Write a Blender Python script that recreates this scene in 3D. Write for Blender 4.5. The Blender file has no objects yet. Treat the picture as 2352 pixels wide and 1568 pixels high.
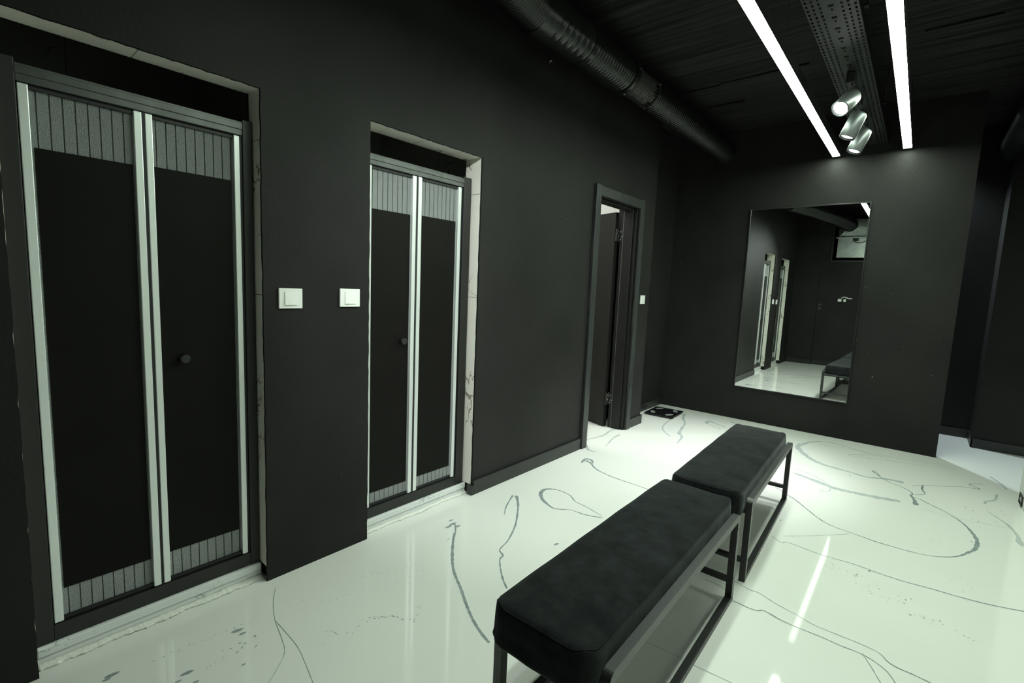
import bpy, bmesh, math, random
from mathutils import Vector, Matrix, Euler
random.seed(7)
C = bpy.context.scene.collection
scn = bpy.context.scene
PI = math.pi

# ------------------------------------------------------------------ camera, world, exposure
cam_d = bpy.data.cameras.new('camera'); cam = bpy.data.objects.new('camera', cam_d); C.objects.link(cam)
cam_d.sensor_width = 36.0
cam_d.lens = 1112.03 * 36.0 / 2352.0
cam_d.clip_start = 0.02
YAW, PITCH, ROLL = 0.6964, -0.1144, -0.0423
Rz = Matrix.Rotation(YAW, 3, 'Z'); Rx = Matrix.Rotation(PITCH, 3, 'X'); Ry = Matrix.Rotation(ROLL, 3, 'Y')
M3 = Rz @ Rx @ Ry @ Matrix.Rotation(PI/2, 3, 'X')
cam.matrix_world = Matrix.Translation((2.0122, 0.0, 1.3)) @ M3.to_4x4()
scn.camera = cam
w = bpy.data.worlds.new('world'); scn.world = w; w.use_nodes = True
w.node_tree.nodes['Background'].inputs[0].default_value = (0.0, 0.0, 0.0, 1)
w.node_tree.nodes['Background'].inputs[1].default_value = 0.0
scn.view_settings.view_transform = 'Standard'; scn.view_settings.look = 'None'
scn.view_settings.gamma = 1.0; scn.view_settings.exposure = 0.0
try: scn.view_settings.use_curve_mapping = False
except Exception: pass
scn.cycles.max_bounces = 10
scn.cycles.sample_clamp_indirect = 4.0
LED_STRENGTH = 55.0
LED_COL = (0.83, 1.0, 0.82)

def lamp(name, kind, loc, power, color, rot=None, **kw):
    d = bpy.data.lights.new(name, kind); d.energy = power; d.color = color
    for k, v in kw.items(): setattr(d, k, v)
    o = bpy.data.objects.new(name, d); C.objects.link(o); o.location = loc
    if rot is not None: o.rotation_euler = rot
    return o
# ceiling panel of the room behind the door, and the lamp of the passage behind the mirror wall
lamp('side_room_lamp', 'AREA', (-0.95, 3.30, 2.93), 26.0, (0.97, 1.0, 0.93), (0, 0, 0), size=0.5)
lamp('passage_lamp', 'SPOT', (1.60, 6.33, 2.93), 200.0, (0.80, 0.97, 1.0), (0, 0, 0), spot_size=math.radians(120), spot_blend=0.5, shadow_soft_size=0.04)

# the tray's next spotlight, above and behind the camera, turned to the wall between the second shower and the doorway
lamp('tray_spot_lamp', 'SPOT', (1.60, 0.10, 2.55), 190.0, (0.93, 1.0, 0.97), Vector((-1.50, 2.3, -1.60)).to_track_quat('-Z', 'Y').to_euler(), spot_size=math.radians(58), spot_blend=0.9, shadow_soft_size=0.03)

# ------------------------------------------------------------------ materials
def mat(name, col=(0.5,0.5,0.5), rough=0.5, metal=0.0, spec=0.5, bump=None, mottle=None, **kw):
    m = bpy.data.materials.new(name); m.use_nodes = True
    nt = m.node_tree; b = nt.nodes['Principled BSDF']
    b.inputs['Base Color'].default_value = (*col, 1); b.inputs['Roughness'].default_value = rough
    b.inputs['Metallic'].default_value = metal; b.inputs['Specular IOR Level'].default_value = spec
    for k, v in kw.items(): b.inputs[k].default_value = v
    tc = nt.nodes.new('ShaderNodeTexCoord')
    if mottle:
        sc, amt = mottle
        n = nt.nodes.new('ShaderNodeTexNoise'); n.inputs['Scale'].default_value = sc; n.inputs['Detail'].default_value = 5
        nt.links.new(tc.outputs['Object'], n.inputs['Vector'])
        r = nt.nodes.new('ShaderNodeValToRGB'); r.color_ramp.elements[0].position = 0.3; r.color_ramp.elements[1].position = 0.7
        r.color_ramp.elements[0].color = (*[c*(1-amt) for c in col], 1); r.color_ramp.elements[1].color = (*[min(1, c*(1+amt)) for c in col], 1)
        nt.links.new(n.outputs['Fac'], r.inputs['Fac']); nt.links.new(r.outputs['Color'], b.inputs['Base Color'])
    if bump:
        sc, st = bump
        n = nt.nodes.new('ShaderNodeTexNoise'); n.inputs['Scale'].default_value = sc; n.inputs['Detail'].default_value = 4
        nt.links.new(tc.outputs['Object'], n.inputs['Vector'])
        bp = nt.nodes.new('ShaderNodeBump'); bp.inputs['Strength'].default_value = st; bp.inputs['Distance'].default_value = 0.01
        nt.links.new(n.outputs['Fac'], bp.inputs['Height']); nt.links.new(bp.outputs['Normal'], b.inputs['Normal'])
    return m

def wall_mat():
    m = mat('black_wall_paint', (0.0160, 0.0154, 0.0148), 0.55, bump=(90, 0.12), mottle=(2.2, 0.22), spec=0.16)
    nt = m.node_tree; b = nt.nodes['Principled BSDF']
    base = b.inputs['Base Color'].links[0].from_socket
    tc = [n for n in nt.nodes if n.type == 'TEX_COORD'][0]
    # paint chips and scuffs: small bright flecks where two noises agree
    n1 = nt.nodes.new('ShaderNodeTexNoise'); n1.inputs['Scale'].default_value = 46; n1.inputs['Detail'].default_value = 2
    n2 = nt.nodes.new('ShaderNodeTexNoise'); n2.inputs['Scale'].default_value = 3.1; n2.inputs['Detail'].default_value = 2
    for n in (n1, n2): nt.links.new(tc.outputs['Object'], n.inputs['Vector'])
    a = nt.nodes.new('ShaderNodeMath'); a.operation = 'GREATER_THAN'; a.inputs[1].default_value = 0.78
    c = nt.nodes.new('ShaderNodeMath'); c.operation = 'GREATER_THAN'; c.inputs[1].default_value = 0.56
    nt.links.new(n1.outputs['Fac'], a.inputs[0]); nt.links.new(n2.outputs['Fac'], c.inputs[0])
    mu = nt.nodes.new('ShaderNodeMath'); mu.operation = 'MULTIPLY'
    nt.links.new(a.outputs[0], mu.inputs[0]); nt.links.new(c.outputs[0], mu.inputs[1])
    mx = nt.nodes.new('ShaderNodeMixRGB'); mx.inputs[2].default_value = (0.25, 0.25, 0.24, 1)
    nt.links.new(mu.outputs[0], mx.inputs[0]); nt.links.new(base, mx.inputs[1])
    nt.links.new(mx.outputs[0], b.inputs['Base Color'])
    return m

def marble_mat(name, base, vein, scale=1.0, tile=0.6):
    m = mat(name, base, 0.14, spec=0.6)
    nt = m.node_tree; b = nt.nodes['Principled BSDF']; tc = [n for n in nt.nodes if n.type == 'TEX_COORD'][0]
    n = nt.nodes.new('ShaderNodeTexNoise'); n.inputs['Scale'].default_value = 3.0*scale; n.inputs['Detail'].default_value = 6
    n.inputs['Distortion'].default_value = 1.6
    nt.links.new(tc.outputs['Object'], n.inputs['Vector'])
    s = nt.nodes.new('ShaderNodeMath'); s.operation = 'SUBTRACT'; s.inputs[1].default_value = 0.5
    ab = nt.nodes.new('ShaderNodeMath'); ab.operation = 'ABSOLUTE'
    nt.links.new(n.outputs['Fac'], s.inputs[0]); nt.links.new(s.outputs[0], ab.inputs[0])
    n2 = nt.nodes.new('ShaderNodeTexNoise'); n2.inputs['Scale'].default_value = 2.3*scale
    nt.links.new(tc.outputs['Object'], n2.inputs['Vector'])
    wd = nt.nodes.new('ShaderNodeMapRange'); wd.inputs[1].default_value = 0.5; wd.inputs[2].default_value = 0.7
    wd.inputs[3].default_value = 0.0; wd.inputs[4].default_value = 0.022
    nt.links.new(n2.outputs['Fac'], wd.inputs[0])
    lt = nt.nodes.new('ShaderNodeMath'); lt.operation = 'LESS_THAN'
    nt.links.new(ab.outputs[0], lt.inputs[0]); nt.links.new(wd.outputs[0], lt.inputs[1])
    mx = nt.nodes.new('ShaderNodeMixRGB'); mx.inputs[1].default_value = (*base, 1); mx.inputs[2].default_value = (*vein, 1)
    f = nt.nodes.new('ShaderNodeMath'); f.operation = 'MULTIPLY'; f.inputs[1].default_value = 0.8
    nt.links.new(lt.outputs[0], f.inputs[0]); nt.links.new(f.outputs[0], mx.inputs[0])
    # tile joints in height
    sp = nt.nodes.new('ShaderNodeSeparateXYZ'); nt.links.new(tc.outputs['Object'], sp.inputs[0])
    prev = mx.outputs[0]
    for ax, off in ((2, 0.18), (1, 0.33)):
        ad = nt.nodes.new('ShaderNodeMath'); ad.operation = 'ADD'; ad.inputs[1].default_value = 10 + off
        md = nt.nodes.new('ShaderNodeMath'); md.operation = 'MODULO'; md.inputs[1].default_value = tile
        l2 = nt.nodes.new('ShaderNodeMath'); l2.operation = 'LESS_THAN'; l2.inputs[1].default_value = 0.0035
        nt.links.new(sp.outputs[ax], ad.inputs[0]); nt.links.new(ad.outputs[0], md.inputs[0]); nt.links.new(md.outputs[0], l2.inputs[0])
        m2 = nt.nodes.new('ShaderNodeMixRGB'); m2.inputs[2].default_value = (*[c*0.35 for c in base], 1)
        nt.links.new(l2.outputs[0], m2.inputs[0]); nt.links.new(prev, m2.inputs[1]); prev = m2.outputs[0]
    nt.links.new(prev, b.inputs['Base Color'])
    return m

def sawn_ceiling_mat():
    m = mat('board_marked_black_ceiling', (0.012, 0.012, 0.011), 0.6)
    nt = m.node_tree; b = nt.nodes['Principled BSDF']; tc = [n for n in nt.nodes if n.type == 'TEX_COORD'][0]
    mp = nt.nodes.new('ShaderNodeMapping'); mp.inputs['Scale'].default_value = (0.7, 26, 1)
    n = nt.nodes.new('ShaderNodeTexNoise'); n.inputs['Scale'].default_value = 1.6; n.inputs['Detail'].default_value = 6
    nt.links.new(tc.outputs['Object'], mp.inputs[0]); nt.links.new(mp.outputs[0], n.inputs['Vector'])
    r = nt.nodes.new('ShaderNodeValToRGB'); r.color_ramp.elements[0].position = 0.35; r.color_ramp.elements[1].position = 0.68
    r.color_ramp.elements[0].color = (0.004, 0.004, 0.004, 1); r.color_ramp.elements[1].color = (0.030, 0.029, 0.027, 1)
    b.inputs['Specular IOR Level'].default_value = 0.15
    nt.links.new(n.outputs['Fac'], r.inputs['Fac']); nt.links.new(r.outputs['Color'], b.inputs['Base Color'])
    bp = nt.nodes.new('ShaderNodeBump'); bp.inputs['Strength'].default_value = 0.5; bp.inputs['Distance'].default_value = 0.01
    nt.links.new(n.outputs['Fac'], bp.inputs['Height']); nt.links.new(bp.outputs['Normal'], b.inputs['Normal'])
    return m

def velvet_mat():
    m = mat('black_velvet', (0.007, 0.008, 0.009), 0.95, spec=0.1)
    nt = m.node_tree; b = nt.nodes['Principled BSDF']; tc = [n for n in nt.nodes if n.type == 'TEX_COORD'][0]
    n = nt.nodes.new('ShaderNodeTexNoise'); n.inputs['Scale'].default_value = 16; n.inputs['Detail'].default_value = 8; n.inputs['Roughness'].default_value = 0.7
    nt.links.new(tc.outputs['Object'], n.inputs['Vector'])
    r = nt.nodes.new('ShaderNodeValToRGB'); r.color_ramp.elements[0].position = 0.35; r.color_ramp.elements[1].position = 0.7
    r.color_ramp.elements[0].color = (0.005, 0.0055, 0.006, 1); r.color_ramp.elements[1].color = (0.016, 0.018, 0.019, 1)
    nt.links.new(n.outputs['Fac'], r.inputs['Fac']); nt.links.new(r.outputs['Color'], b.inputs['Base Color'])
    b.inputs['Sheen Weight'].default_value = 0.13; b.inputs['Sheen Roughness'].default_value = 0.4
    b.inputs['Sheen Tint'].default_value = (0.9, 0.97, 1.0, 1)
    n2 = nt.nodes.new('ShaderNodeTexNoise'); n2.inputs['Scale'].default_value = 7
    nt.links.new(tc.outputs['Object'], n2.inputs['Vector'])
    bp = nt.nodes.new('ShaderNodeBump'); bp.inputs['Strength'].default_value = 0.25; bp.inputs['Distance'].default_value = 0.02
    nt.links.new(n2.outputs['Fac'], bp.inputs['Height']); nt.links.new(bp.outputs['Normal'], b.inputs['Normal'])
    return m

def reeded_glass_mat(period):
    m = mat('grained_glass', (0.55, 0.58, 0.58), 0.32, spec=0.6)
    nt = m.node_tree; b = nt.nodes['Principled BSDF']; tc = [n for n in nt.nodes if n.type == 'TEX_COORD'][0]
    b.inputs['Transmission Weight'].default_value = 0.45
    sp = nt.nodes.new('ShaderNodeSeparateXYZ'); nt.links.new(tc.outputs['Object'], sp.inputs[0])
    ad = nt.nodes.new('ShaderNodeMath'); ad.operation = 'ADD'; ad.inputs[1].default_value = 20.004
    md = nt.nodes.new('ShaderNodeMath'); md.operation = 'MODULO'; md.inputs[1].default_value = period
    lt = nt.nodes.new('ShaderNodeMath'); lt.operation = 'LESS_THAN'; lt.inputs[1].default_value = 0.0035
    nt.links.new(sp.outputs[1], ad.inputs[0]); nt.links.new(ad.outputs[0], md.inputs[0]); nt.links.new(md.outputs[0], lt.inputs[0])
    mx = nt.nodes.new('ShaderNodeMixRGB'); mx.inputs[1].default_value = (0.55, 0.58, 0.58, 1); mx.inputs[2].default_value = (0.04, 0.045, 0.045, 1)
    nt.links.new(lt.outputs[0], mx.inputs[0]); nt.links.new(mx.outputs[0], b.inputs['Base Color'])
    n = nt.nodes.new('ShaderNodeTexNoise'); n.inputs['Scale'].default_value = 300; n.inputs['Detail'].default_value = 2
    nt.links.new(tc.outputs['Object'], n.inputs['Vector'])
    bp = nt.nodes.new('ShaderNodeBump'); bp.inputs['Strength'].default_value = 1.0; bp.inputs['Distance'].default_value = 0.008
    nt.links.new(n.outputs['Fac'], bp.inputs['Height']); nt.links.new(bp.outputs['Normal'], b.inputs['Normal'])
    return m

def black_wood_mat():
    m = mat('black_wood_grain', (0.03, 0.032, 0.033), 0.42)
    nt = m.node_tree; b = nt.nodes['Principled BSDF']; tc = [n for n in nt.nodes if n.type == 'TEX_COORD'][0]
    mp = nt.nodes.new('ShaderNodeMapping'); mp.inputs['Scale'].default_value = (60, 60, 3)
    n = nt.nodes.new('ShaderNodeTexNoise'); n.inputs['Scale'].default_value = 1.5; n.inputs['Detail'].default_value = 5; n.inputs['Distortion'].default_value = 0.6
    nt.links.new(tc.outputs['Object'], mp.inputs[0]); nt.links.new(mp.outputs[0], n.inputs['Vector'])
    r = nt.nodes.new('ShaderNodeValToRGB'); r.color_ramp.elements[0].position = 0.35; r.color_ramp.elements[1].position = 0.7
    r.color_ramp.elements[0].color = (0.009, 0.0095, 0.010, 1); r.color_ramp.elements[1].color = (0.034, 0.037, 0.037, 1)
    nt.links.new(n.outputs['Fac'], r.inputs['Fac']); nt.links.new(r.outputs['Color'], b.inputs['Base Color'])
    bp = nt.nodes.new('ShaderNodeBump'); bp.inputs['Strength'].default_value = 0.35; bp.inputs['Distance'].default_value = 0.004
    nt.links.new(n.outputs['Fac'], bp.inputs['Height']); nt.links.new(bp.outputs['Normal'], b.inputs['Normal'])
    return m

def emit(name, col, st):
    m = bpy.data.materials.new(name); m.use_nodes = True; nt = m.node_tree
    nt.nodes.remove(nt.nodes['Principled BSDF'])
    e = nt.nodes.new('ShaderNodeEmission'); e.inputs[0].default_value = (*col, 1); e.inputs[1].default_value = st
    nt.links.new(e.outputs[0], nt.nodes['Material Output'].inputs[0]); return m

MT = dict(
    wall=wall_mat(), ceiling=sawn_ceiling_mat(), velvet=velvet_mat(), wood=black_wood_mat(),
    floor=mat('white_poured_epoxy', (0.80, 0.80, 0.77), 0.045, bump=(1.6, 0.03), mottle=(1.1, 0.025), spec=0.5),
    streak=mat('grey_epoxy_vein', (0.28, 0.32, 0.33), 0.12, mottle=(30, 0.2)),
    streak2=mat('pale_grey_epoxy_vein', (0.50, 0.54, 0.54), 0.12, mottle=(30, 0.15)),
    marble=marble_mat('cream_marble_tile', (0.90, 0.88, 0.80), (0.20, 0.17, 0.12), 1.6),
    cabin=marble_mat('shower_marble_tile', (0.55, 0.54, 0.50), (0.16, 0.14, 0.12), 1.0, 0.9),
    sill=marble_mat('white_marble_sill', (0.72, 0.74, 0.74), (0.40, 0.42, 0.43), 2.5, 30.0),
    caulk=mat('clear_caulk', (0.77, 0.77, 0.72), 0.10, bump=(60, 0.5)),
    base=mat('black_gloss_skirting', (0.016, 0.017, 0.0165), 0.38, bump=(70, 0.2), mottle=(6, 0.25)),
    film=mat('black_privacy_film', (0.0068, 0.0060, 0.0054), 0.45, spec=0.1, mottle=(4, 0.15)),
    glass1=reeded_glass_mat(0.030),
    stile=mat('silver_aluminium', (0.86, 0.90, 0.89), 0.34, 0.55),
    rail=mat('dark_anodised_metal', (0.10, 0.105, 0.103), 0.36, 0.7, mottle=(14, 0.2)),
    railb=mat('black_door_frame', (0.012, 0.0115, 0.011), 0.42, mottle=(8, 0.15)),
    gasket=mat('black_rubber', (0.008, 0.008, 0.010), 0.5),
    plastic=mat('white_plastic', (0.84, 0.85, 0.82), 0.28),
    knob=mat('black_knob', (0.018, 0.018, 0.017), 0.35),
    frame=mat('black_powder_coat', (0.017, 0.0175, 0.018), 0.36, bump=(300, 0.08)),
    duct=mat('black_painted_duct', (0.009, 0.0095, 0.009), 0.26, 0.0, 0.45, bump=(30, 0.1)),
    damper=mat('grey_damper', (0.07, 0.067, 0.060), 0.5, 0.3),
    steel=mat('bright_screw', (0.85, 0.86, 0.84), 0.3, 0.6),
    galv=mat('galvanised_sheet', (0.62, 0.66, 0.64), 0.33, 0.75, mottle=(9, 0.18)),
    tray=mat('dark_perforated_steel', (0.013, 0.0145, 0.014), 0.5, 0.0, 0.3),
    silver=mat('brushed_silver', (0.12, 0.13, 0.13), 0.38, 0.7),
    mirror=mat('mirror_silvering', (0.90, 0.93, 0.90), 0.0, 1.0),
    mframe=mat('thin_black_metal', (0.03, 0.031, 0.031), 0.3, 0.6),
    profile=mat('black_light_profile', (0.02, 0.02, 0.02), 0.5),
    led=emit('led_diffuser', LED_COL, LED_STRENGTH),
    lens=emit('spot_lens', (0.95, 1.0, 1.0), 30.0),
    lens2=emit('spot_lens_turned_away', (0.95, 1.0, 1.0), 8.0),
    bglass=mat('black_scale_glass', (0.006, 0.006, 0.009), 0.06),
    electrode=mat('silver_electrode', (0.55, 0.57, 0.56), 0.3, 0.5),
    whitewall=mat('white_wall_paint', (0.78, 0.78, 0.75), 0.6, bump=(120, 0.08)),
    whitetile=marble_mat('white_wall_tile', (0.80, 0.80, 0.76), (0.7, 0.7, 0.66), 0.4, 0.62),
    leaf=mat('black_door_leaf', (0.0070, 0.0068, 0.0064), 0.42, 0.0, 0.3, mottle=(5, 0.12)),
    sockglass=mat('dark_socket_insert', (0.02, 0.03, 0.025), 0.2),
    copper=mat('orange_connector', (0.5, 0.25, 0.12), 0.5),
)

# ------------------------------------------------------------------ mesh helpers
def nb(): return bmesh.new()
def bx(bm, x0, x1, y0, y1, z0, z1, bev=0.0, mi=0):
    t = bmesh.new()
    bmesh.ops.create_cube(t, size=1)
    for v in t.verts:
        v.co = Vector(((x0+x1)/2 + v.co.x*(x1-x0), (y0+y1)/2 + v.co.y*(y1-y0), (z0+z1)/2 + v.co.z*(z1-z0)))
    if bev: bmesh.ops.bevel(t, geom=t.edges[:], offset=bev, segments=2, affect='EDGES', profile=0.5)
    for f in t.faces: f.material_index = mi
    me = bpy.data.meshes.new('tmp'); t.to_mesh(me); bm.from_mesh(me); bpy.data.meshes.remove(me); t.free()
    return bm
def box(*a, **k): return bx(nb(), *a, **k)
def cyl(bm, p0, p1, r0, r1=None, seg=24, caps=True):
    r1 = r0 if r1 is None else r1
    p0, p1 = Vector(p0), Vector(p1); d = (p1-p0).normalized()
    a = d.orthogonal().normalized(); b = d.cross(a)
    A = [bm.verts.new(p0 + r0*(math.cos(t)*a + math.sin(t)*b)) for t in [2*PI*i/seg for i in range(seg)]]
    B = [bm.verts.new(p1 + r1*(math.cos(t)*a + math.sin(t)*b)) for t in [2*PI*i/seg for i in range(seg)]]
    for i in range(seg):
        bm.faces.new((A[i], A[(i+1)%seg], B[(i+1)%seg], B[i])).smooth = True
    if caps: bm.faces.new(A[::-1]); bm.faces.new(B)
    return bm
def tube(bm, pts, rad, seg=10, caps=True):
    """swept tube; rad is a number or a list"""
    pts = [Vector(p) for p in pts]; n = len(pts)
    rad = rad if isinstance(rad, list) else [rad]*n
    rings = []; up = None
    for i, p in enumerate(pts):
        d = (pts[min(i+1, n-1)] - pts[max(i-1, 0)]).normalized()
        if up is None: up = d.orthogonal().normalized()
        up = (up - d*up.dot(d)).normalized(); b = d.cross(up)
        rings.append([bm.verts.new(p + rad[i]*(math.cos(2*PI*k/seg)*up + math.sin(2*PI*k/seg)*b)) for k in range(seg)])
    for i in range(n-1):
        for k in range(seg):
            f = bm.faces.new((rings[i][k], rings[i][(k+1)%seg], rings[i+1][(k+1)%seg], rings[i+1][k])); f.smooth = True
    if caps: bm.faces.new(rings[0][::-1]); bm.faces.new(rings[-1])
    return bm
def crom(P, n=6):
    P = [Vector(p) for p in P]; out = []
    for i in range(len(P)-1):
        a, b, c, d = P[max(i-1,0)], P[i], P[i+1], P[min(i+2, len(P)-1)]
        for k in range(n):
            t = k/n
            out.append(0.5*((2*b) + (c-a)*t + (2*a-5*b+4*c-d)*t*t + (3*b-a-3*c+d)*t**3))
    out.append(P[-1]); return out
def obj(name, bm, mats, parent=None, label=None, at=None):
    me = bpy.data.meshes.new(name)
    bmesh.ops.recalc_face_normals(bm, faces=bm.faces[:])
    if at is not None and parent is None: bmesh.ops.translate(bm, verts=bm.verts[:], vec=-Vector(at))
    bm.to_mesh(me); bm.free()
    for m in (mats if isinstance(mats, (list, tuple)) else [mats]): me.materials.append(MT[m])
    o = bpy.data.objects.new(name, me); C.objects.link(o)
    if at is not None and parent is None: o.location = at
    if parent is not None: o.parent = parent
    if label: o['label'] = label
    return o
def wobj(name, bm, mats, parent, label=None):
    """mesh given in world coordinates, put under a parent whose own transform is a pure translation"""
    w0 = parent.location.copy(); p = parent.parent
    while p: w0 += p.location; p = p.parent
    bmesh.ops.translate(bm, verts=bm.verts[:], vec=-w0)
    return obj(name, bm, mats, parent, label)
def tag(o, label, cat, group=None, kind=None):
    o['label'] = label; o['category'] = cat
    if group: o['group'] = group
    if kind: o['kind'] = kind
    return o
def thing(name, label, cat, loc=(0,0,0), rotz=0, group=None, kind=None):
    o = bpy.data.objects.new(name, None); C.objects.link(o); o.location = loc; o.rotation_euler = (0, 0, rotz)
    o.empty_display_size = 0.05
    return tag(o, label, cat, group, kind)
def struct(name, bm, m, label, cat): return tag(obj(name, bm, m), label, cat, kind='structure')
def dup(root, loc, rot=None, label=None):
    r = root.copy(); C.objects.link(r); r.location = loc
    if rot is not None: r.rotation_euler = rot
    if label: r['label'] = label
    for ch in list(root.children):
        c = ch.copy(); C.objects.link(c); c.parent = r
        for g in list(ch.children):
            d = g.copy(); C.objects.link(d); d.parent = c
    return r

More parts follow.
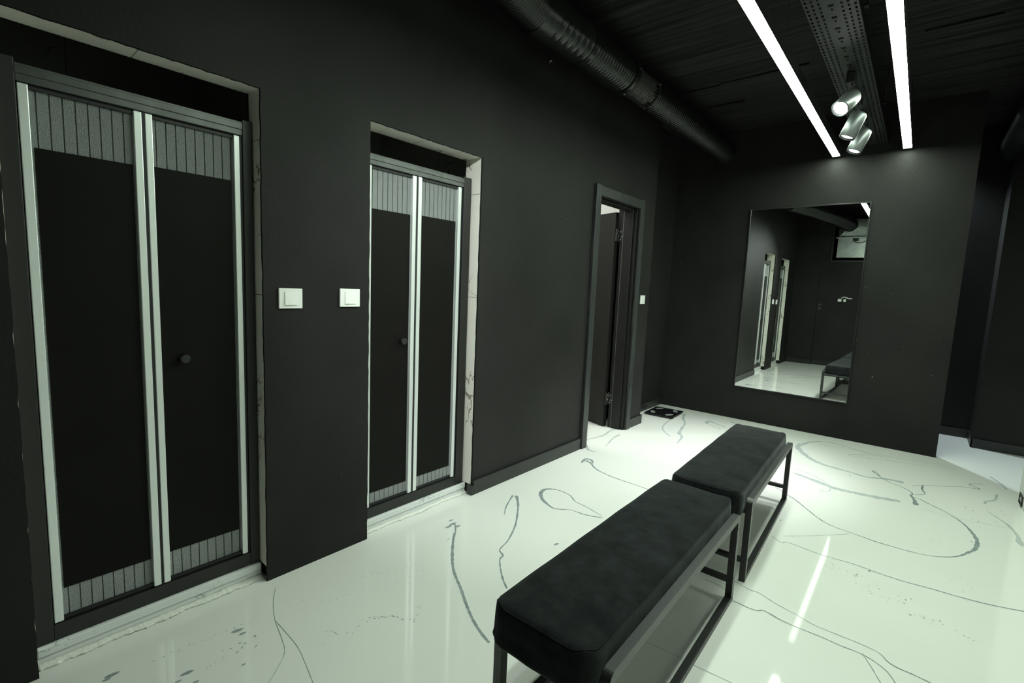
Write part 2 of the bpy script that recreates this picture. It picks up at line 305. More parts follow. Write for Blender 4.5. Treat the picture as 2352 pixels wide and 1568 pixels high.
# ------------------------------------------------------------------ room shell
# veins and drips of the floor: tone, then points (x, y, width) in metres; drips (x, y, radius, angle)
STREAKS = [[0,[[0.265,1.688,0.0201],[0.316,1.628,0.0194],[0.402,1.542,0.0185],[0.484,1.469,0.0176],[0.556,1.421,0.017],[0.627,1.382,0.0164],[0.715,1.327,0.0156],[0.799,1.28,0.0149],[0.872,1.249,0.0144],[0.936,1.23,0.0139]]],
[0,[[0.186,1.756,0.0119],[0.226,1.728,0.0117],[0.266,1.69,0.0115]]],
[0,[[0.207,2.265,0.0272],[0.299,2.17,0.0163],[0.413,2.017,0.0152],[0.465,1.932,0.0117],[0.52,1.817,0.0112],[0.546,1.727,0.0108],[0.59,1.7,0.0159],[0.605,1.661,0.0104],[0.667,1.598,0.01],[0.723,1.551,0.0121],[0.776,1.516,0.0118]]],
[0,[[0.188,2.254,0.017],[0.224,2.177,0.0133],[0.266,2.096,0.0096],[0.32,2.019,0.0062]]],
[0,[[0.29,2.404,0.0277],[0.276,2.465,0.0282],[0.312,2.511,0.0177],[0.371,2.524,0.0105],[0.447,2.509,0.0103],[0.519,2.459,0.01],[0.598,2.447,0.0098],[0.737,2.406,0.0063]]],
[0,[[0.276,2.465,0.0282],[0.292,2.406,0.0346],[0.347,2.345,0.0303],[0.418,2.306,0.0197],[0.484,2.291,0.0129],[0.558,2.342,0.0096],[0.655,2.354,0.0126],[0.745,2.392,0.0125]]],
[0,[[0.178,3.111,0.029],[0.228,3.111,0.0288],[0.322,3.033,0.0159],[0.423,2.995,0.0155],[0.535,2.977,0.0151],[0.635,2.974,0.0111],[0.765,2.965,0.0108]]],
[0,[[0.184,3.064,0.0205],[0.163,3.149,0.0335],[0.206,3.167,0.0334],[0.254,3.112,0.0123]]],
[1,[[0.175,5.164,0.0295],[0.234,4.97,0.0228],[0.323,4.782,0.0164],[0.375,4.553,0.021],[0.416,4.393,0.0254],[0.475,4.303,0.0198],[0.518,4.081,0.0095]]],
[1,[[0.158,4.834,0.0113],[0.195,4.569,0.0108],[0.248,4.411,0.0104],[0.33,4.298,0.0101],[0.396,4.236,0.0099]]],
[1,[[0.476,4.954,0.0276],[0.467,5.062,0.0281],[0.512,5.042,0.0222],[0.672,4.948,0.0107]]],
[1,[[0.476,4.954,0.011],[0.53,4.922,0.0109],[0.647,4.855,0.0106]]],
[1,[[0.621,5.238,0.017],[0.692,5.198,0.0167],[0.65,5.198,0.0168]]],
[1,[[1.318,4.845,0.0241],[1.374,5.065,0.0199],[1.504,5.188,0.0149],[1.655,5.158,0.0097],[1.786,5.085,0.0094],[1.936,5.06,0.0091]]],
[1,[[1.312,4.943,0.0245],[1.314,4.807,0.0287],[1.37,4.671,0.0324],[1.466,4.517,0.0354],[1.566,4.442,0.03],[1.64,4.427,0.0254],[1.74,4.404,0.0207],[1.836,4.383,0.0202],[1.949,4.442,0.0281],[2.052,4.457,0.0356]]],
[1,[[1.413,4.063,0.0245],[1.557,4.001,0.0353],[1.682,3.946,0.0341],[1.806,3.951,0.0333],[1.924,3.974,0.0436],[2.044,4.012,0.0358]]],
[0,[[1.857,4.589,0.0126],[1.894,4.503,0.0123],[1.964,4.389,0.0099],[2.052,4.326,0.0096],[2.101,4.252,0.0112],[2.097,4.17,0.011],[2.136,4.161,0.0109],[2.201,4.09,0.0106],[2.283,4.001,0.0102],[2.338,3.899,0.0131],[2.373,3.774,0.022],[2.388,3.653,0.0272],[2.373,3.526,0.0234],[2.343,3.449,0.0173],[2.305,3.366,0.0114],[2.252,3.297,0.0085],[2.174,3.244,0.0057],[2.104,3.227,0.0086],[2.031,3.222,0.0087],[1.956,3.223,0.0119],[1.857,3.242,0.0076],[1.751,3.263,0.0094],[1.679,3.317,0.013],[1.608,3.406,0.0101],[1.532,3.503,0.014],[1.477,3.558,0.0108],[1.375,3.652,0.0075]]],
[0,[[1.857,4.589,0.0084],[1.883,4.565,0.0083],[1.914,4.476,0.0081]]],
[0,[[1.519,2.876,0.006],[1.577,2.831,0.0058],[1.599,2.859,0.0058],[1.705,2.849,0.0057],[1.782,2.845,0.0055],[1.891,2.859,0.0068],[1.978,2.851,0.0079],[2.077,2.85,0.0077],[2.187,2.868,0.0087],[2.305,2.882,0.0097],[2.418,2.913,0.0119],[2.582,2.984,0.0139]]],
[0,[[1.455,2.112,0.0071],[1.541,2.125,0.007],[1.594,2.121,0.0069],[1.626,2.129,0.0091],[1.647,2.148,0.0091],[1.707,2.133,0.0089],[1.769,2.129,0.0065],[1.843,2.133,0.0063],[1.914,2.13,0.0062],[1.975,2.133,0.0061],[2.021,2.119,0.0059],[2.06,2.087,0.0058],[2.098,2.01,0.0055]]],
[0,[[1.478,2.287,0.005],[1.559,2.262,0.0049],[1.602,2.265,0.0048],[1.669,2.236,0.0047],[1.755,2.214,0.0045],[1.82,2.194,0.0044],[1.893,2.193,0.0043],[1.977,2.195,0.0041],[2.03,2.185,0.0041],[2.057,2.153,0.0059],[2.089,2.141,0.0078],[2.131,2.14,0.0077],[2.211,2.129,0.0074]]],
[0,[[1.981,2.139,0.004],[2.011,2.082,0.0039],[2.028,2.044,0.0038],[2.052,1.992,0.0037]]],
[0,[[2.099,4.417,0.0078],[2.159,4.5,0.0078],[2.255,4.577,0.0078],[2.375,4.679,0.0078],[2.469,4.722,0.0155],[2.418,4.789,0.0119],[2.502,4.876,0.008]]],
[0,[[2.159,4.5,0.0157],[2.154,4.388,0.0191],[2.168,4.3,0.0075],[2.113,4.225,0.0074]]],
[0,[[2.09,4.211,0.0149],[2.114,4.111,0.0253],[2.123,4.011,0.0493]]],
[1,[[2.473,4.242,0.0069],[2.526,4.124,0.0067],[2.555,4.04,0.013],[2.573,3.903,0.0124],[2.571,3.814,0.0243],[2.588,3.762,0.0268]]],
[1,[[2.555,5.141,0.0125],[2.602,4.979,0.016],[2.619,4.864,0.0117]]],
[1,[[2.554,4.685,0.0114],[2.531,4.534,0.011],[2.482,4.447,0.0109],[2.472,4.39,0.0108]]],
[1,[[1.57,2.92,0.0039],[1.695,3.05,0.0039],[1.839,3.218,0.004]]],
[1,[[2.136,3.972,0.0035],[2.322,3.96,0.0033],[2.552,4.008,0.0032]]],
[0,[[0.069,0.846,0.003],[0.16,0.797,0.0028],[0.265,0.758,0.0027],[0.36,0.736,0.0026],[0.442,0.712,0.0025],[0.494,0.667,0.0024],[0.546,0.606,0.0023]]],
[0,[[0.265,0.758,0.0027],[0.441,0.753,0.0025],[0.539,0.735,0.0024],[0.656,0.708,0.0023]]],
[1,[[1.389,4.164,0.0054],[1.51,4.128,0.0053],[1.636,4.006,0.005],[1.664,3.928,0.0049],[1.664,3.846,0.0048],[1.61,3.811,0.0048]]],
[1,[[1.439,5.045,0.0059],[1.691,5.113,0.0057],[1.963,5.118,0.0055],[2.188,5.18,0.0054],[2.372,5.154,0.0052]]],
[1,[[1.791,5.012,0.0055],[1.679,4.907,0.0055],[1.755,4.897,0.0055],[1.995,5.005,0.0054],[2.187,5.067,0.0053]]],
[0,[[2.304,2.86,0.0024],[2.311,2.872,0.0024]]],
[1,[[-0.062,4.065,0.0205],[-0.071,3.954,0.0151],[-0.045,3.788,0.0195],[-0.087,3.561,0.0094]]],
[1,[[-0.024,3.459,0.0184],[0.07,3.353,0.0222],[0.142,3.355,0.0088]]],
[1,[[0.049,3.93,0.0198],[0.055,3.805,0.0097],[0.088,3.665,0.0094],[0.12,3.534,0.0045]]],
[1,[[1.304,1.625,0.0027],[1.418,1.641,0.0026],[1.544,1.646,0.0025],[1.658,1.655,0.0024],[1.713,1.653,0.0023]]],
[0,[[1.388,2.201,0.0062],[1.469,2.189,0.0061],[1.528,2.136,0.0059]]],
[1,[[1.028,1.178,0.0075],[1.054,1.164,0.0074],[1.071,1.141,0.0073],[1.106,1.114,0.0071]]]]
DROPS = [[0.172,0.392,0.001,1.47],[0.172,0.398,0.0023,1.47],[0.176,0.417,0.0013,1.48],[0.175,0.426,0.0026,1.47],[0.17,0.445,0.0011,1.44],[0.17,0.45,0.0025,1.44],[0.181,0.468,0.0021,1.48],[0.182,0.476,0.0009,1.48],[0.178,0.494,0.0014,1.45],[0.175,0.502,0.0025,1.43],[0.183,0.511,0.0017,1.47],[0.188,0.521,0.0009,1.5],[0.181,0.536,0.0019,1.44],[0.193,0.546,0.0012,1.52],[0.193,0.564,0.0014,1.52],[0.186,0.579,0.002,1.43],[0.192,0.596,0.0013,1.48],[0.189,0.608,0.0015,1.42],[0.193,0.616,0.0023,1.46],[0.196,0.64,0.0029,1.48],[0.204,0.639,0.0025,1.72],[0.198,0.664,0.0026,1.45],[0.204,0.672,0.0009,1.93],[0.197,0.685,0.0007,1.89],[0.203,0.688,0.0013,2.05],[0.205,0.701,0.0014,2.29],[0.19,0.708,0.001,1.91],[0.187,0.719,0.0016,2.03],[0.332,0.517,0.0021,1.68],[0.331,0.507,0.002,1.66],[0.327,0.533,0.0019,1.66],[0.32,0.559,0.0021,1.62],[0.334,0.551,0.0014,1.72],[0.322,0.57,0.001,1.64],[0.289,0.569,0.0019,1.36],[0.297,0.592,0.0028,1.39],[0.33,0.601,0.0031,1.75],[0.32,0.62,0.0026,1.66],[0.293,0.623,0.0023,1.25],[0.307,0.635,0.0033,1.44],[0.348,0.655,0.0033,2.39],[0.338,0.666,0.0012,2.42],[0.31,0.671,0.0014,1.33],[0.295,0.674,0.0033,0.6],[0.171,0.936,0.0006,1.14],[0.185,0.945,0.0019,1.16],[0.163,0.953,0.0009,1.11],[0.192,0.957,0.0018,1.17],[0.185,0.979,0.0007,1.13],[0.186,0.985,0.0016,1.13],[0.203,0.992,0.0015,1.16],[0.193,1.026,0.0007,1.1],[0.215,1.021,0.0011,1.15],[0.207,1.031,0.0008,1.13],[0.203,1.055,0.0015,1.09],[0.221,1.081,0.0007,1.1],[0.244,1.083,0.002,1.16],[0.236,1.1,0.0021,1.12],[0.256,1.105,0.0012,1.17],[0.251,1.134,0.0006,1.11],[0.251,1.133,0.0018,1.11],[0.271,1.151,0.0021,1.15],[0.248,1.18,0.0017,1.02],[0.272,1.18,0.0022,1.1],[0.284,1.197,0.0021,1.12],[0.283,1.209,0.0009,1.09],[0.304,1.212,0.0009,1.18],[0.319,1.226,0.0009,1.23],[0.317,1.242,0.0012,1.18],[0.326,1.263,0.0023,1.18],[0.315,1.276,0.0012,1.07],[0.342,1.295,0.0021,1.21],[0.324,1.326,0.0009,0.87],[0.34,1.315,0.0023,1.1],[0.354,1.34,0.0018,1.12],[0.348,1.36,0.0021,0.79],[0.365,1.369,0.0017,1.02],[0.366,1.388,0.0011,0.17],[0.229,0.884,0.002,1.14],[0.284,0.884,0.001,1.24],[0.291,0.921,0.0014,1.23],[0.282,0.938,0.0021,1.2],[0.306,0.954,0.0021,1.23],[0.308,0.989,0.0011,1.21],[0.32,0.98,0.002,1.24],[0.315,1.017,0.001,1.2],[0.327,1.029,0.0018,1.22],[0.309,1.038,0.001,1.17],[0.347,1.063,0.0006,1.24],[0.351,1.081,0.0022,1.23],[0.349,1.116,0.0018,1.19],[0.367,1.141,0.0018,1.22],[0.346,1.152,0.0015,1.12],[0.403,1.154,0.0014,1.34],[0.41,1.167,0.001,1.36],[0.361,1.212,0.0012,1.06],[0.397,1.218,0.0021,1.22],[0.405,1.241,0.0009,1.22],[0.408,1.276,0.0016,1.14],[0.412,1.29,0.002,1.12],[0.398,1.331,0.0023,0.74],[0.423,1.349,0.0017,0.81],[0.412,1.349,0.0012,0.68],[0.45,1.389,0.0007,-0.36],[0.511,0.818,0.002,1.56],[0.487,0.853,0.0014,1.41],[0.487,0.877,0.0025,1.38],[0.474,0.874,0.0018,1.29],[0.498,0.879,0.0021,1.46],[0.483,0.887,0.0012,1.33],[0.518,0.908,0.0025,1.62],[0.537,0.919,0.0024,1.83],[0.516,0.944,0.002,1.62],[0.518,0.955,0.0008,1.66],[0.519,0.956,0.0025,1.68],[0.501,0.982,0.0015,1.15],[0.52,0.991,0.0027,1.94],[0.508,1.01,0.0022,-0.2],[0.51,1.014,0.0011,0.84],[0.516,1.024,0.0013,0.81],[0.527,1.021,0.0025,0.97],[0.527,1.032,0.0018,0.85],[0.538,1.035,0.0026,0.99],[0.539,1.046,0.0028,0.84],[0.55,1.053,0.0027,0.99],[0.553,1.066,0.001,0.61],[0.555,1.058,0.0011,1.08],[0.563,1.076,0.0031,0.43],[0.569,1.078,0.0029,0.44],[0.583,1.086,0.0025,0.42],[0.592,1.091,0.0013,0.4],[0.607,1.091,0.0031,0.53],[0.623,1.089,0.0012,0.83],[0.629,1.112,0.0024,0.12],[0.649,1.114,0.0024,3.14],[0.643,1.12,0.0013,2.01],[0.638,1.122,0.0021,1.95],[0.627,1.143,0.0026,1.88],[0.634,1.144,0.0014,2.07],[0.631,1.156,0.0017,2.19],[0.609,1.174,0.0013,0.4],[0.615,1.178,0.0007,-3.0],[0.598,1.181,0.0025,-2.92],[0.59,1.174,0.0021,-3.0],[0.58,1.17,0.0016,-3.05],[0.562,1.168,0.0008,-3.06],[0.541,1.17,0.0009,-2.82],[0.528,1.164,0.0016,2.68],[0.406,0.84,0.002,0.44],[0.407,0.844,0.0008,0.41],[0.425,0.853,0.0008,0.4],[0.443,0.85,0.0013,0.54],[0.458,0.86,0.0021,0.52],[0.466,0.876,0.0012,0.26],[0.466,0.868,0.0014,0.45],[0.494,0.876,0.001,0.84],[0.479,0.881,0.001,0.21],[1.788,2.743,0.0031,0.0],[1.816,2.733,0.003,0.09],[1.802,2.741,0.0011,0.02],[1.818,2.754,0.0022,-0.1],[1.813,2.78,0.0033,-0.31],[1.832,2.741,0.0023,0.02],[1.845,2.749,0.0021,-0.07],[1.839,2.712,0.0017,0.34],[1.872,2.762,0.0015,-0.33],[1.889,2.793,0.001,-0.92],[1.875,2.719,0.002,0.43],[1.876,2.757,0.0026,-0.27],[1.885,2.742,0.0011,0.02],[1.906,2.738,0.0029,0.23],[1.909,2.728,0.0024,0.69],[1.917,2.746,0.0034,-0.29],[1.917,2.787,0.0023,-0.68],[1.917,2.665,0.0024,-0.18],[1.942,2.671,0.0015,-0.24],[1.932,2.751,0.0027,-0.59],[1.971,2.638,0.0028,-0.06],[1.976,2.737,0.0019,-0.67],[1.965,2.674,0.0018,-0.29],[1.964,2.69,0.002,-0.39],[1.979,2.621,0.0031,0.07],[1.994,2.72,0.0013,-0.65],[2.003,2.69,0.0033,-0.5],[1.993,2.719,0.0016,-0.64],[2.026,2.704,0.0016,-0.71],[2.019,2.709,0.0012,-0.7],[2.035,2.671,0.001,-0.49],[2.02,2.627,0.0024,0.03],[2.04,2.631,0.0027,-0.01],[2.036,2.604,0.0024,0.33],[2.071,2.687,0.0029,-0.95],[2.077,2.648,0.0015,-0.48],[2.07,2.633,0.0021,-0.07],[2.08,2.724,0.0018,-1.24],[2.097,2.676,0.0033,-1.26],[2.115,2.699,0.0035,-1.61],[2.098,2.669,0.0028,-1.23],[2.092,2.639,0.0033,-0.42],[2.114,2.556,0.0037,0.02],[2.128,2.571,0.0016,-0.14],[2.146,2.577,0.0023,-0.24],[2.156,2.57,0.0036,-0.18],[2.159,2.586,0.0025,-0.41],[2.18,2.549,0.0021,0.21],[2.188,2.58,0.003,-0.56],[2.209,2.592,0.0039,-1.18],[2.218,2.574,0.0025,-1.27],[2.257,2.563,0.0024,-0.29],[2.266,2.536,0.0012,0.04],[2.28,2.544,0.0028,-0.09],[2.293,2.541,0.0025,-0.05],[2.307,2.534,0.0025,0.17],[2.316,2.539,0.0009,0.0],[2.327,2.549,0.0012,-0.79],[2.177,3.529,0.0011,-0.41],[2.172,3.466,0.0012,0.39],[2.158,3.516,0.0019,-0.2],[2.172,3.626,0.0015,-1.03],[2.194,3.509,0.0009,-0.2],[2.183,3.45,0.0024,0.63],[2.201,3.489,0.0017,0.19],[2.228,3.502,0.002,-0.19],[2.227,3.589,0.0024,-1.33],[2.197,3.453,0.0025,0.71],[2.228,3.492,0.0016,0.28],[2.208,3.495,0.0014,0.07],[2.237,3.438,0.0012,1.37],[2.228,3.453,0.0024,1.13],[2.275,3.084,0.0013,-0.99],[2.297,3.095,0.0027,-1.23],[2.255,3.021,0.0025,-0.32],[2.294,3.063,0.0011,-1.05],[2.301,3.005,0.0011,-0.3],[2.293,2.937,0.0028,0.97],[2.316,3.06,0.0016,-1.31],[2.332,3.011,0.0024,-1.51],[2.299,2.97,0.0017,0.63],[2.363,3.619,0.0048,1.31],[2.372,3.937,0.0016,1.14],[2.389,4.01,0.0036,1.09],[2.413,3.888,0.0034,1.27],[2.415,3.988,0.0051,1.19],[2.474,4.284,0.0036,0.27],[2.495,4.063,0.0044,1.38],[2.539,4.304,0.0036,-0.32],[2.548,4.244,0.0037,1.67],[0.308,0.456,0.0115,1.41],[0.327,0.427,0.006,1.35],[0.22,0.641,0.0119,1.43],[0.249,0.647,0.0079,1.43],[0.147,0.294,0.0131,1.48],[0.157,0.28,0.0077,1.44],[0.369,0.463,0.0069,1.36],[0.192,1.741,0.0162,1.49],[0.2,1.702,0.0145,1.49],[0.229,1.738,0.0145,1.47],[0.156,1.761,0.0104,1.49],[1.516,3.117,0.0063,1.26],[1.957,2.84,0.0065,1.17],[1.913,2.759,0.0052,1.16],[1.742,4.321,0.006,1.28],[0.72,1.966,0.011,1.36],[0.293,1.617,0.0055,1.46],[-0.048,0.784,0.0092,1.51],[0.403,0.593,0.0045,1.34],[0.192,3.126,0.0103,1.5],[2.37,4.216,0.0052,1.18],[2.403,4.18,0.0052,1.18],[-0.089,0.18,0.0054,1.52]]
ZC = 2.975; YM = 5.403; YB = -0.45
YA, YA2 = 0.140, 0.846          # first shower opening
YO, YO2 = 1.332, 2.077          # second shower opening
ZO1, ZO2 = 2.008, 2.024
YD, YD2 = 3.395, 4.105          # doorway
ZD = 2.045
TH = 0.012                      # tile lining thickness

bm = nb()
bx(bm, -2.0, 5.2, -0.6, 6.6, -0.12, 0.0)
zoff = 0.0004
for tone, pts in STREAKS:
    zoff += 0.00001
    P = crom([Vector((x, y, 0)) for x, y, ww in pts], 8); Wd = []
    for i in range(len(pts)-1):
        for k in range(8): Wd.append(pts[i][2] + (pts[i+1][2]-pts[i][2])*k/8)
    Wd.append(pts[-1][2]); n = len(P); prev = None
    for i in range(n):
        d = (P[min(i+1, n-1)] - P[max(i-1, 0)])
        if d.length < 1e-6: continue
        d.normalize(); s = Vector((-d.y, d.x, 0))
        hw = Wd[i]*(0.38 + 0.26*tone)*random.uniform(0.70, 1.25)*(0.35 if i in (0, n-1) else 1)
        z = Vector((0, 0, zoff))
        a = bm.verts.new(P[i] + s*hw + z); b = bm.verts.new(P[i] - s*hw + z)
        if prev:
            try: bm.faces.new((prev[0], prev[1], b, a)).material_index = 1 + tone
            except ValueError: pass
        prev = (a, b)
for x, y, r, ang in DROPS:
    vs = []
    for k in range(9):
        t = 2*PI*k/9; rr = r*random.uniform(0.75, 1.2)
        lx, ly = 1.5*rr*math.cos(t), 0.62*rr*math.sin(t)
        vs.append(bm.verts.new((x + lx*math.cos(ang) - ly*math.sin(ang), y + lx*math.sin(ang) + ly*math.cos(ang), 0.001 + 0.000002*len(bm.faces)/10)))
    bm.faces.new(vs).material_index = 1
for f in bm.faces:
    f.normal_update()
me = bpy.data.meshes.new('floor'); bm.to_mesh(me); bm.free()
for k in ('floor', 'streak', 'streak2'): me.materials.append(MT[k])
fl = bpy.data.objects.new('floor', me); C.objects.link(fl)
tag(fl, 'glossy white poured floor with thin grey veins and drips', 'floor', kind='structure')

bm = nb(); bx(bm, -2.0, 5.2, -0.6, 6.6, ZC, ZC+0.1)
for y, x0, x1, wd in ((4.17, 0.25, 0.62, 0.016), (4.15, 0.60, 0.95, 0.022), (4.135, 0.93, 1.22, 0.012), (4.60, 0.35, 0.66, 0.004), (4.04, 1.85, 2.2, 0.004)):
    bx(bm, x0, x1, y-wd/2, y+wd/2, ZC-0.012, ZC+0.01)
struct('ceiling', bm, 'ceiling', 'black painted board-marked concrete ceiling above the strip lights', 'ceiling')

def jag(bm, pts, x0, x1):
    """prism from a (y,z) outline"""
    A = [bm.verts.new((x0, y, z)) for y, z in pts]; B = [bm.verts.new((x1, y, z)) for y, z in pts]
    n = len(pts); bm.faces.new(A); bm.faces.new(B[::-1])
    for i in range(n): bm.faces.new((A[i], B[i], B[(i+1)%n], A[(i+1)%n]))
def edge(p, q, n, amp):
    """points from p towards q with small chips"""
    out = []
    for i in range(n):
        t = i/n; j = random.uniform(-amp, amp) if 0 < i else 0
        dy, dz = q[0]-p[0], q[1]-p[1]; L = math.hypot(dy, dz)
        out.append((p[0]+dy*t - dz/L*j, p[1]+dz*t + dy/L*j))
    return out
bm = nb(); a = 0.0016
SK = -0.012
jag(bm, [(YB, 0), (YA, 0)] + edge((YA, 0.02), (YA, ZO1), 50, a) + [(YA, ZO1), (YA, ZC), (YB, ZC)], SK, 0)
jag(bm, [(YA, ZC)] + edge((YA, ZO1), (YA2, ZO1), 40, a) + [(YA2, ZO1), (YA2, ZC)], SK, 0)
jag(bm, [(YA2, ZC)] + edge((YA2, ZO1), (YA2, 0.0), 60, a) + [(YA2-0.004, 0.0)] + [(YO, 0)] + edge((YO, 0.02), (YO, ZO2), 60, a) + [(YO, ZO2), (YO, ZC)], SK, 0)
jag(bm, [(YO, ZC)] + edge((YO, ZO2), (YO2, ZO2), 40, a) + [(YO2, ZO2), (YO2, ZC)], SK, 0)
jag(bm, [(YO2, ZC)] + edge((YO2, ZO2), (YO2, 0.0), 60, a) + [(YO2, 0), (YD-0.02, 0), (YD-0.02, ZC)], SK, 0)
bx(bm, SK, 0, YD-0.02, YD2+0.02, ZD+0.02, ZC)
bx(bm, SK, 0, YD2+0.02, 4.430, 0, ZC)
e = TH
for y0, y1, z0, z1 in ((YB, YA-e, 0, ZC), (YA-e, YA2+e, ZO1+e, ZC), (YA2+e, YO-e, 0, ZC), (YO-e, YO2+e, ZO2+e, ZC), (YO2+e, YD-0.02, 0, ZC),
                       (YD-0.02, YD2+0.02, ZD+0.02, ZC), (YD2+0.02, 4.430, 0, ZC)):
    bx(bm, -0.15, SK, y0, y1, z0, z1)
struct('wall_left', bm, 'wall', 'black painted wall with two shower openings and an open doorway', 'wall')

# niche beyond the doorway, mirror wall, passage, back and right walls
struct('wall_niche', box(-0.32, -0.20, 4.33, YM+0.06, 0, ZC), 'wall', 'black recessed wall of the niche between doorway and mirror wall', 'wall')
struct('wall_far', box(-0.20, 2.243, YM, YM+0.055, 0, ZC), 'wall', 'black end wall that carries the tall mirror', 'wall')
bm = nb(); bx(bm, -0.32, 2.505, 6.46, 6.56, 0, ZC); bx(bm, 2.505, 5.2, 6.085, 6.56, 0, ZC)
struct('wall_passage', bm, 'wall', 'black stepped wall of the dark passage beyond the mirror wall', 'wall')
struct('wall_passage_end', box(5.1, 5.2, 4.65, 6.085, 0, ZC), 'wall', 'black end wall of the side passage', 'wall')
struct('wall_right', box(2.652, 5.1, YB-0.1, 4.65, 0, ZC), 'whitewall', 'white painted wall end at the right edge of the picture', 'wall')
bm = nb(); bx(bm, 0.0, 0.435, YB-0.1, -0.405, 0, ZC); bx(bm, 0.435, 0.60, YB-0.1, YB, 0, ZC)
bx(bm, 0.60, 1.42, YB-0.1, YB, 0, 2.05); bx(bm, 1.42, 2.652, YB-0.1, YB, 0, ZC); bx(bm, 0.60, 1.42, YB-0.1, YB, 2.86, ZC)
struct('wall_back', bm, 'wall', 'black back wall with a duct opening, seen in the mirror', 'wall')
bm = nb()
bx(bm, -2.0, -1.9, 2.5, 4.45, 0, ZC); bx(bm, -1.9, -0.32, 4.35, 4.45, 0, ZC); bx(bm, -1.9, -0.15, 2.5, 2.6, 0, ZC)
struct('wall_side_room', bm, 'whitetile', 'white tiled walls of the lit room behind the open door', 'wall')
for nm, y0, y1, lab in (('wall_shower_near', -0.10, 1.06, 'marble tiled inside of the shower nearest the camera'), ('wall_shower_far', 1.18, 2.30, 'marble tiled inside of the second shower')):
    bm = nb(); bx(bm, -1.30, -1.25, y0, y1, 0, ZC); bx(bm, -1.25, -0.15, y0, y0+0.05, 0, ZC); bx(bm, -1.25, -0.15, y1-0.05, y1, 0, ZC)
    struct(nm, bm, 'cabin', lab, 'wall')

# skirting
def skirt(name, parts, lab):
    bm = nb()
    for p in parts: bx(bm, *p, bev=0.002)
    struct(name, bm, 'base', lab, 'skirting board')
skirt('baseboard_left', [(0.0005, 0.014, YO2+0.004, YD-0.085, 0.001, 0.092), (-0.030, 0.0138, YO2-0.016, YO2+0.0035, 0.001, 0.062)], 'black skirting between second shower and doorway')
skirt('baseboard_pillar', [(0.0005, 0.014, YD2+0.065, 4.444, 0.001, 0.088), (-0.199, 0.014, 4.4305, 4.444, 0.001, 0.088)], 'black skirting round the wall end right of the doorway')
skirt('baseboard_niche', [(-0.1995, -0.188, 4.446, YM-0.001, 0.001, 0.085)], 'black skirting of the niche by the bathroom scale')
skirt('baseboard_passage', [(0.0, 2.492, 6.446, 6.4595, 0.001, 0.085), (2.492, 2.5045, 6.072, 6.4595, 0.001, 0.085), (2.492, 5.0, 6.072, 6.0845, 0.001, 0.085)], 'black skirting of the dark passage')
skirt('baseboard_back', [(0.0, 0.446, -0.4045, -0.392, 0.001, 0.085), (0.436, 0.446, YB+0.0005, -0.392, 0.001, 0.085), (0.446, 1.9, YB+0.0005, YB+0.013, 0.001, 0.085)], 'black skirting of the back wall')

# shower reveals: tile lining, sill, caulk
def reveal(n, y0, y1, zt, depth, lab):
    bm = nb()
    bx(bm, -depth, SK-0.0005, y0-TH+0.0005, y0+0.0005, 0.063, zt+TH-0.0005)
    bx(bm, -depth, SK-0.0005, y1-0.0005, y1+TH-0.0005, 0.063, zt+TH-0.0005)
    bx(bm, -depth, SK-0.0005, y0+0.0005, y1-0.0005, zt-0.0005, zt+TH-0.0005)
    t = struct('trim_%d' % n, bm, 'marble', 'cream marble tile lining of the %s shower opening' % lab, 'tile lining')
    bm = nb()
    bx(bm, -0.16, -0.056, y0+0.002, y1-0.002, 0.030, 0.062, bev=0.004); bx(bm, -0.16, -0.062, y0+0.002, y1-0.002, 0.0005, 0.031)
    struct('trim_%d' % (n+2), bm, 'sill', 'white marble threshold under the %s shower door' % lab, 'threshold')
    bm = nb()
    ns = 130; wd = 0.02
    prev = None
    for k in range(ns+1):     # ragged cove of sealant along the foot of the threshold
        yy = y0 + 0.002 + (y1-y0-0.004)*k/ns; wd = min(0.032, max(0.012, wd + random.uniform(-0.004, 0.004))); hz = random.uniform(0.009, 0.012)
        prof = [(-0.0615, 0.0006), (-0.0615, hz), (-0.058+wd*0.25, hz*0.62), (-0.058+wd*0.55, random.uniform(0.002, 0.004)), (-0.058+wd, 0.0006)]
        cur = [bm.verts.new((x, yy, z)) for x, z in prof]
        if prev:
            for q in range(5):
                f = bm.faces.new((prev[q], prev[(q+1) % 5], cur[(q+1) % 5], cur[q])); f.smooth = q in (1, 2, 3)
        else: bm.faces.new(cur)
        prev = cur
    bm.faces.new(prev[::-1])
    struct('trim_%d' % (n+4), bm, 'caulk', 'shiny ragged sealant bead before the %s shower threshold' % lab, 'sealant')
reveal(1, YA, YA2, ZO1, 0.105, 'nearest'); reveal(2, YO, YO2, ZO2, 0.135, 'second')

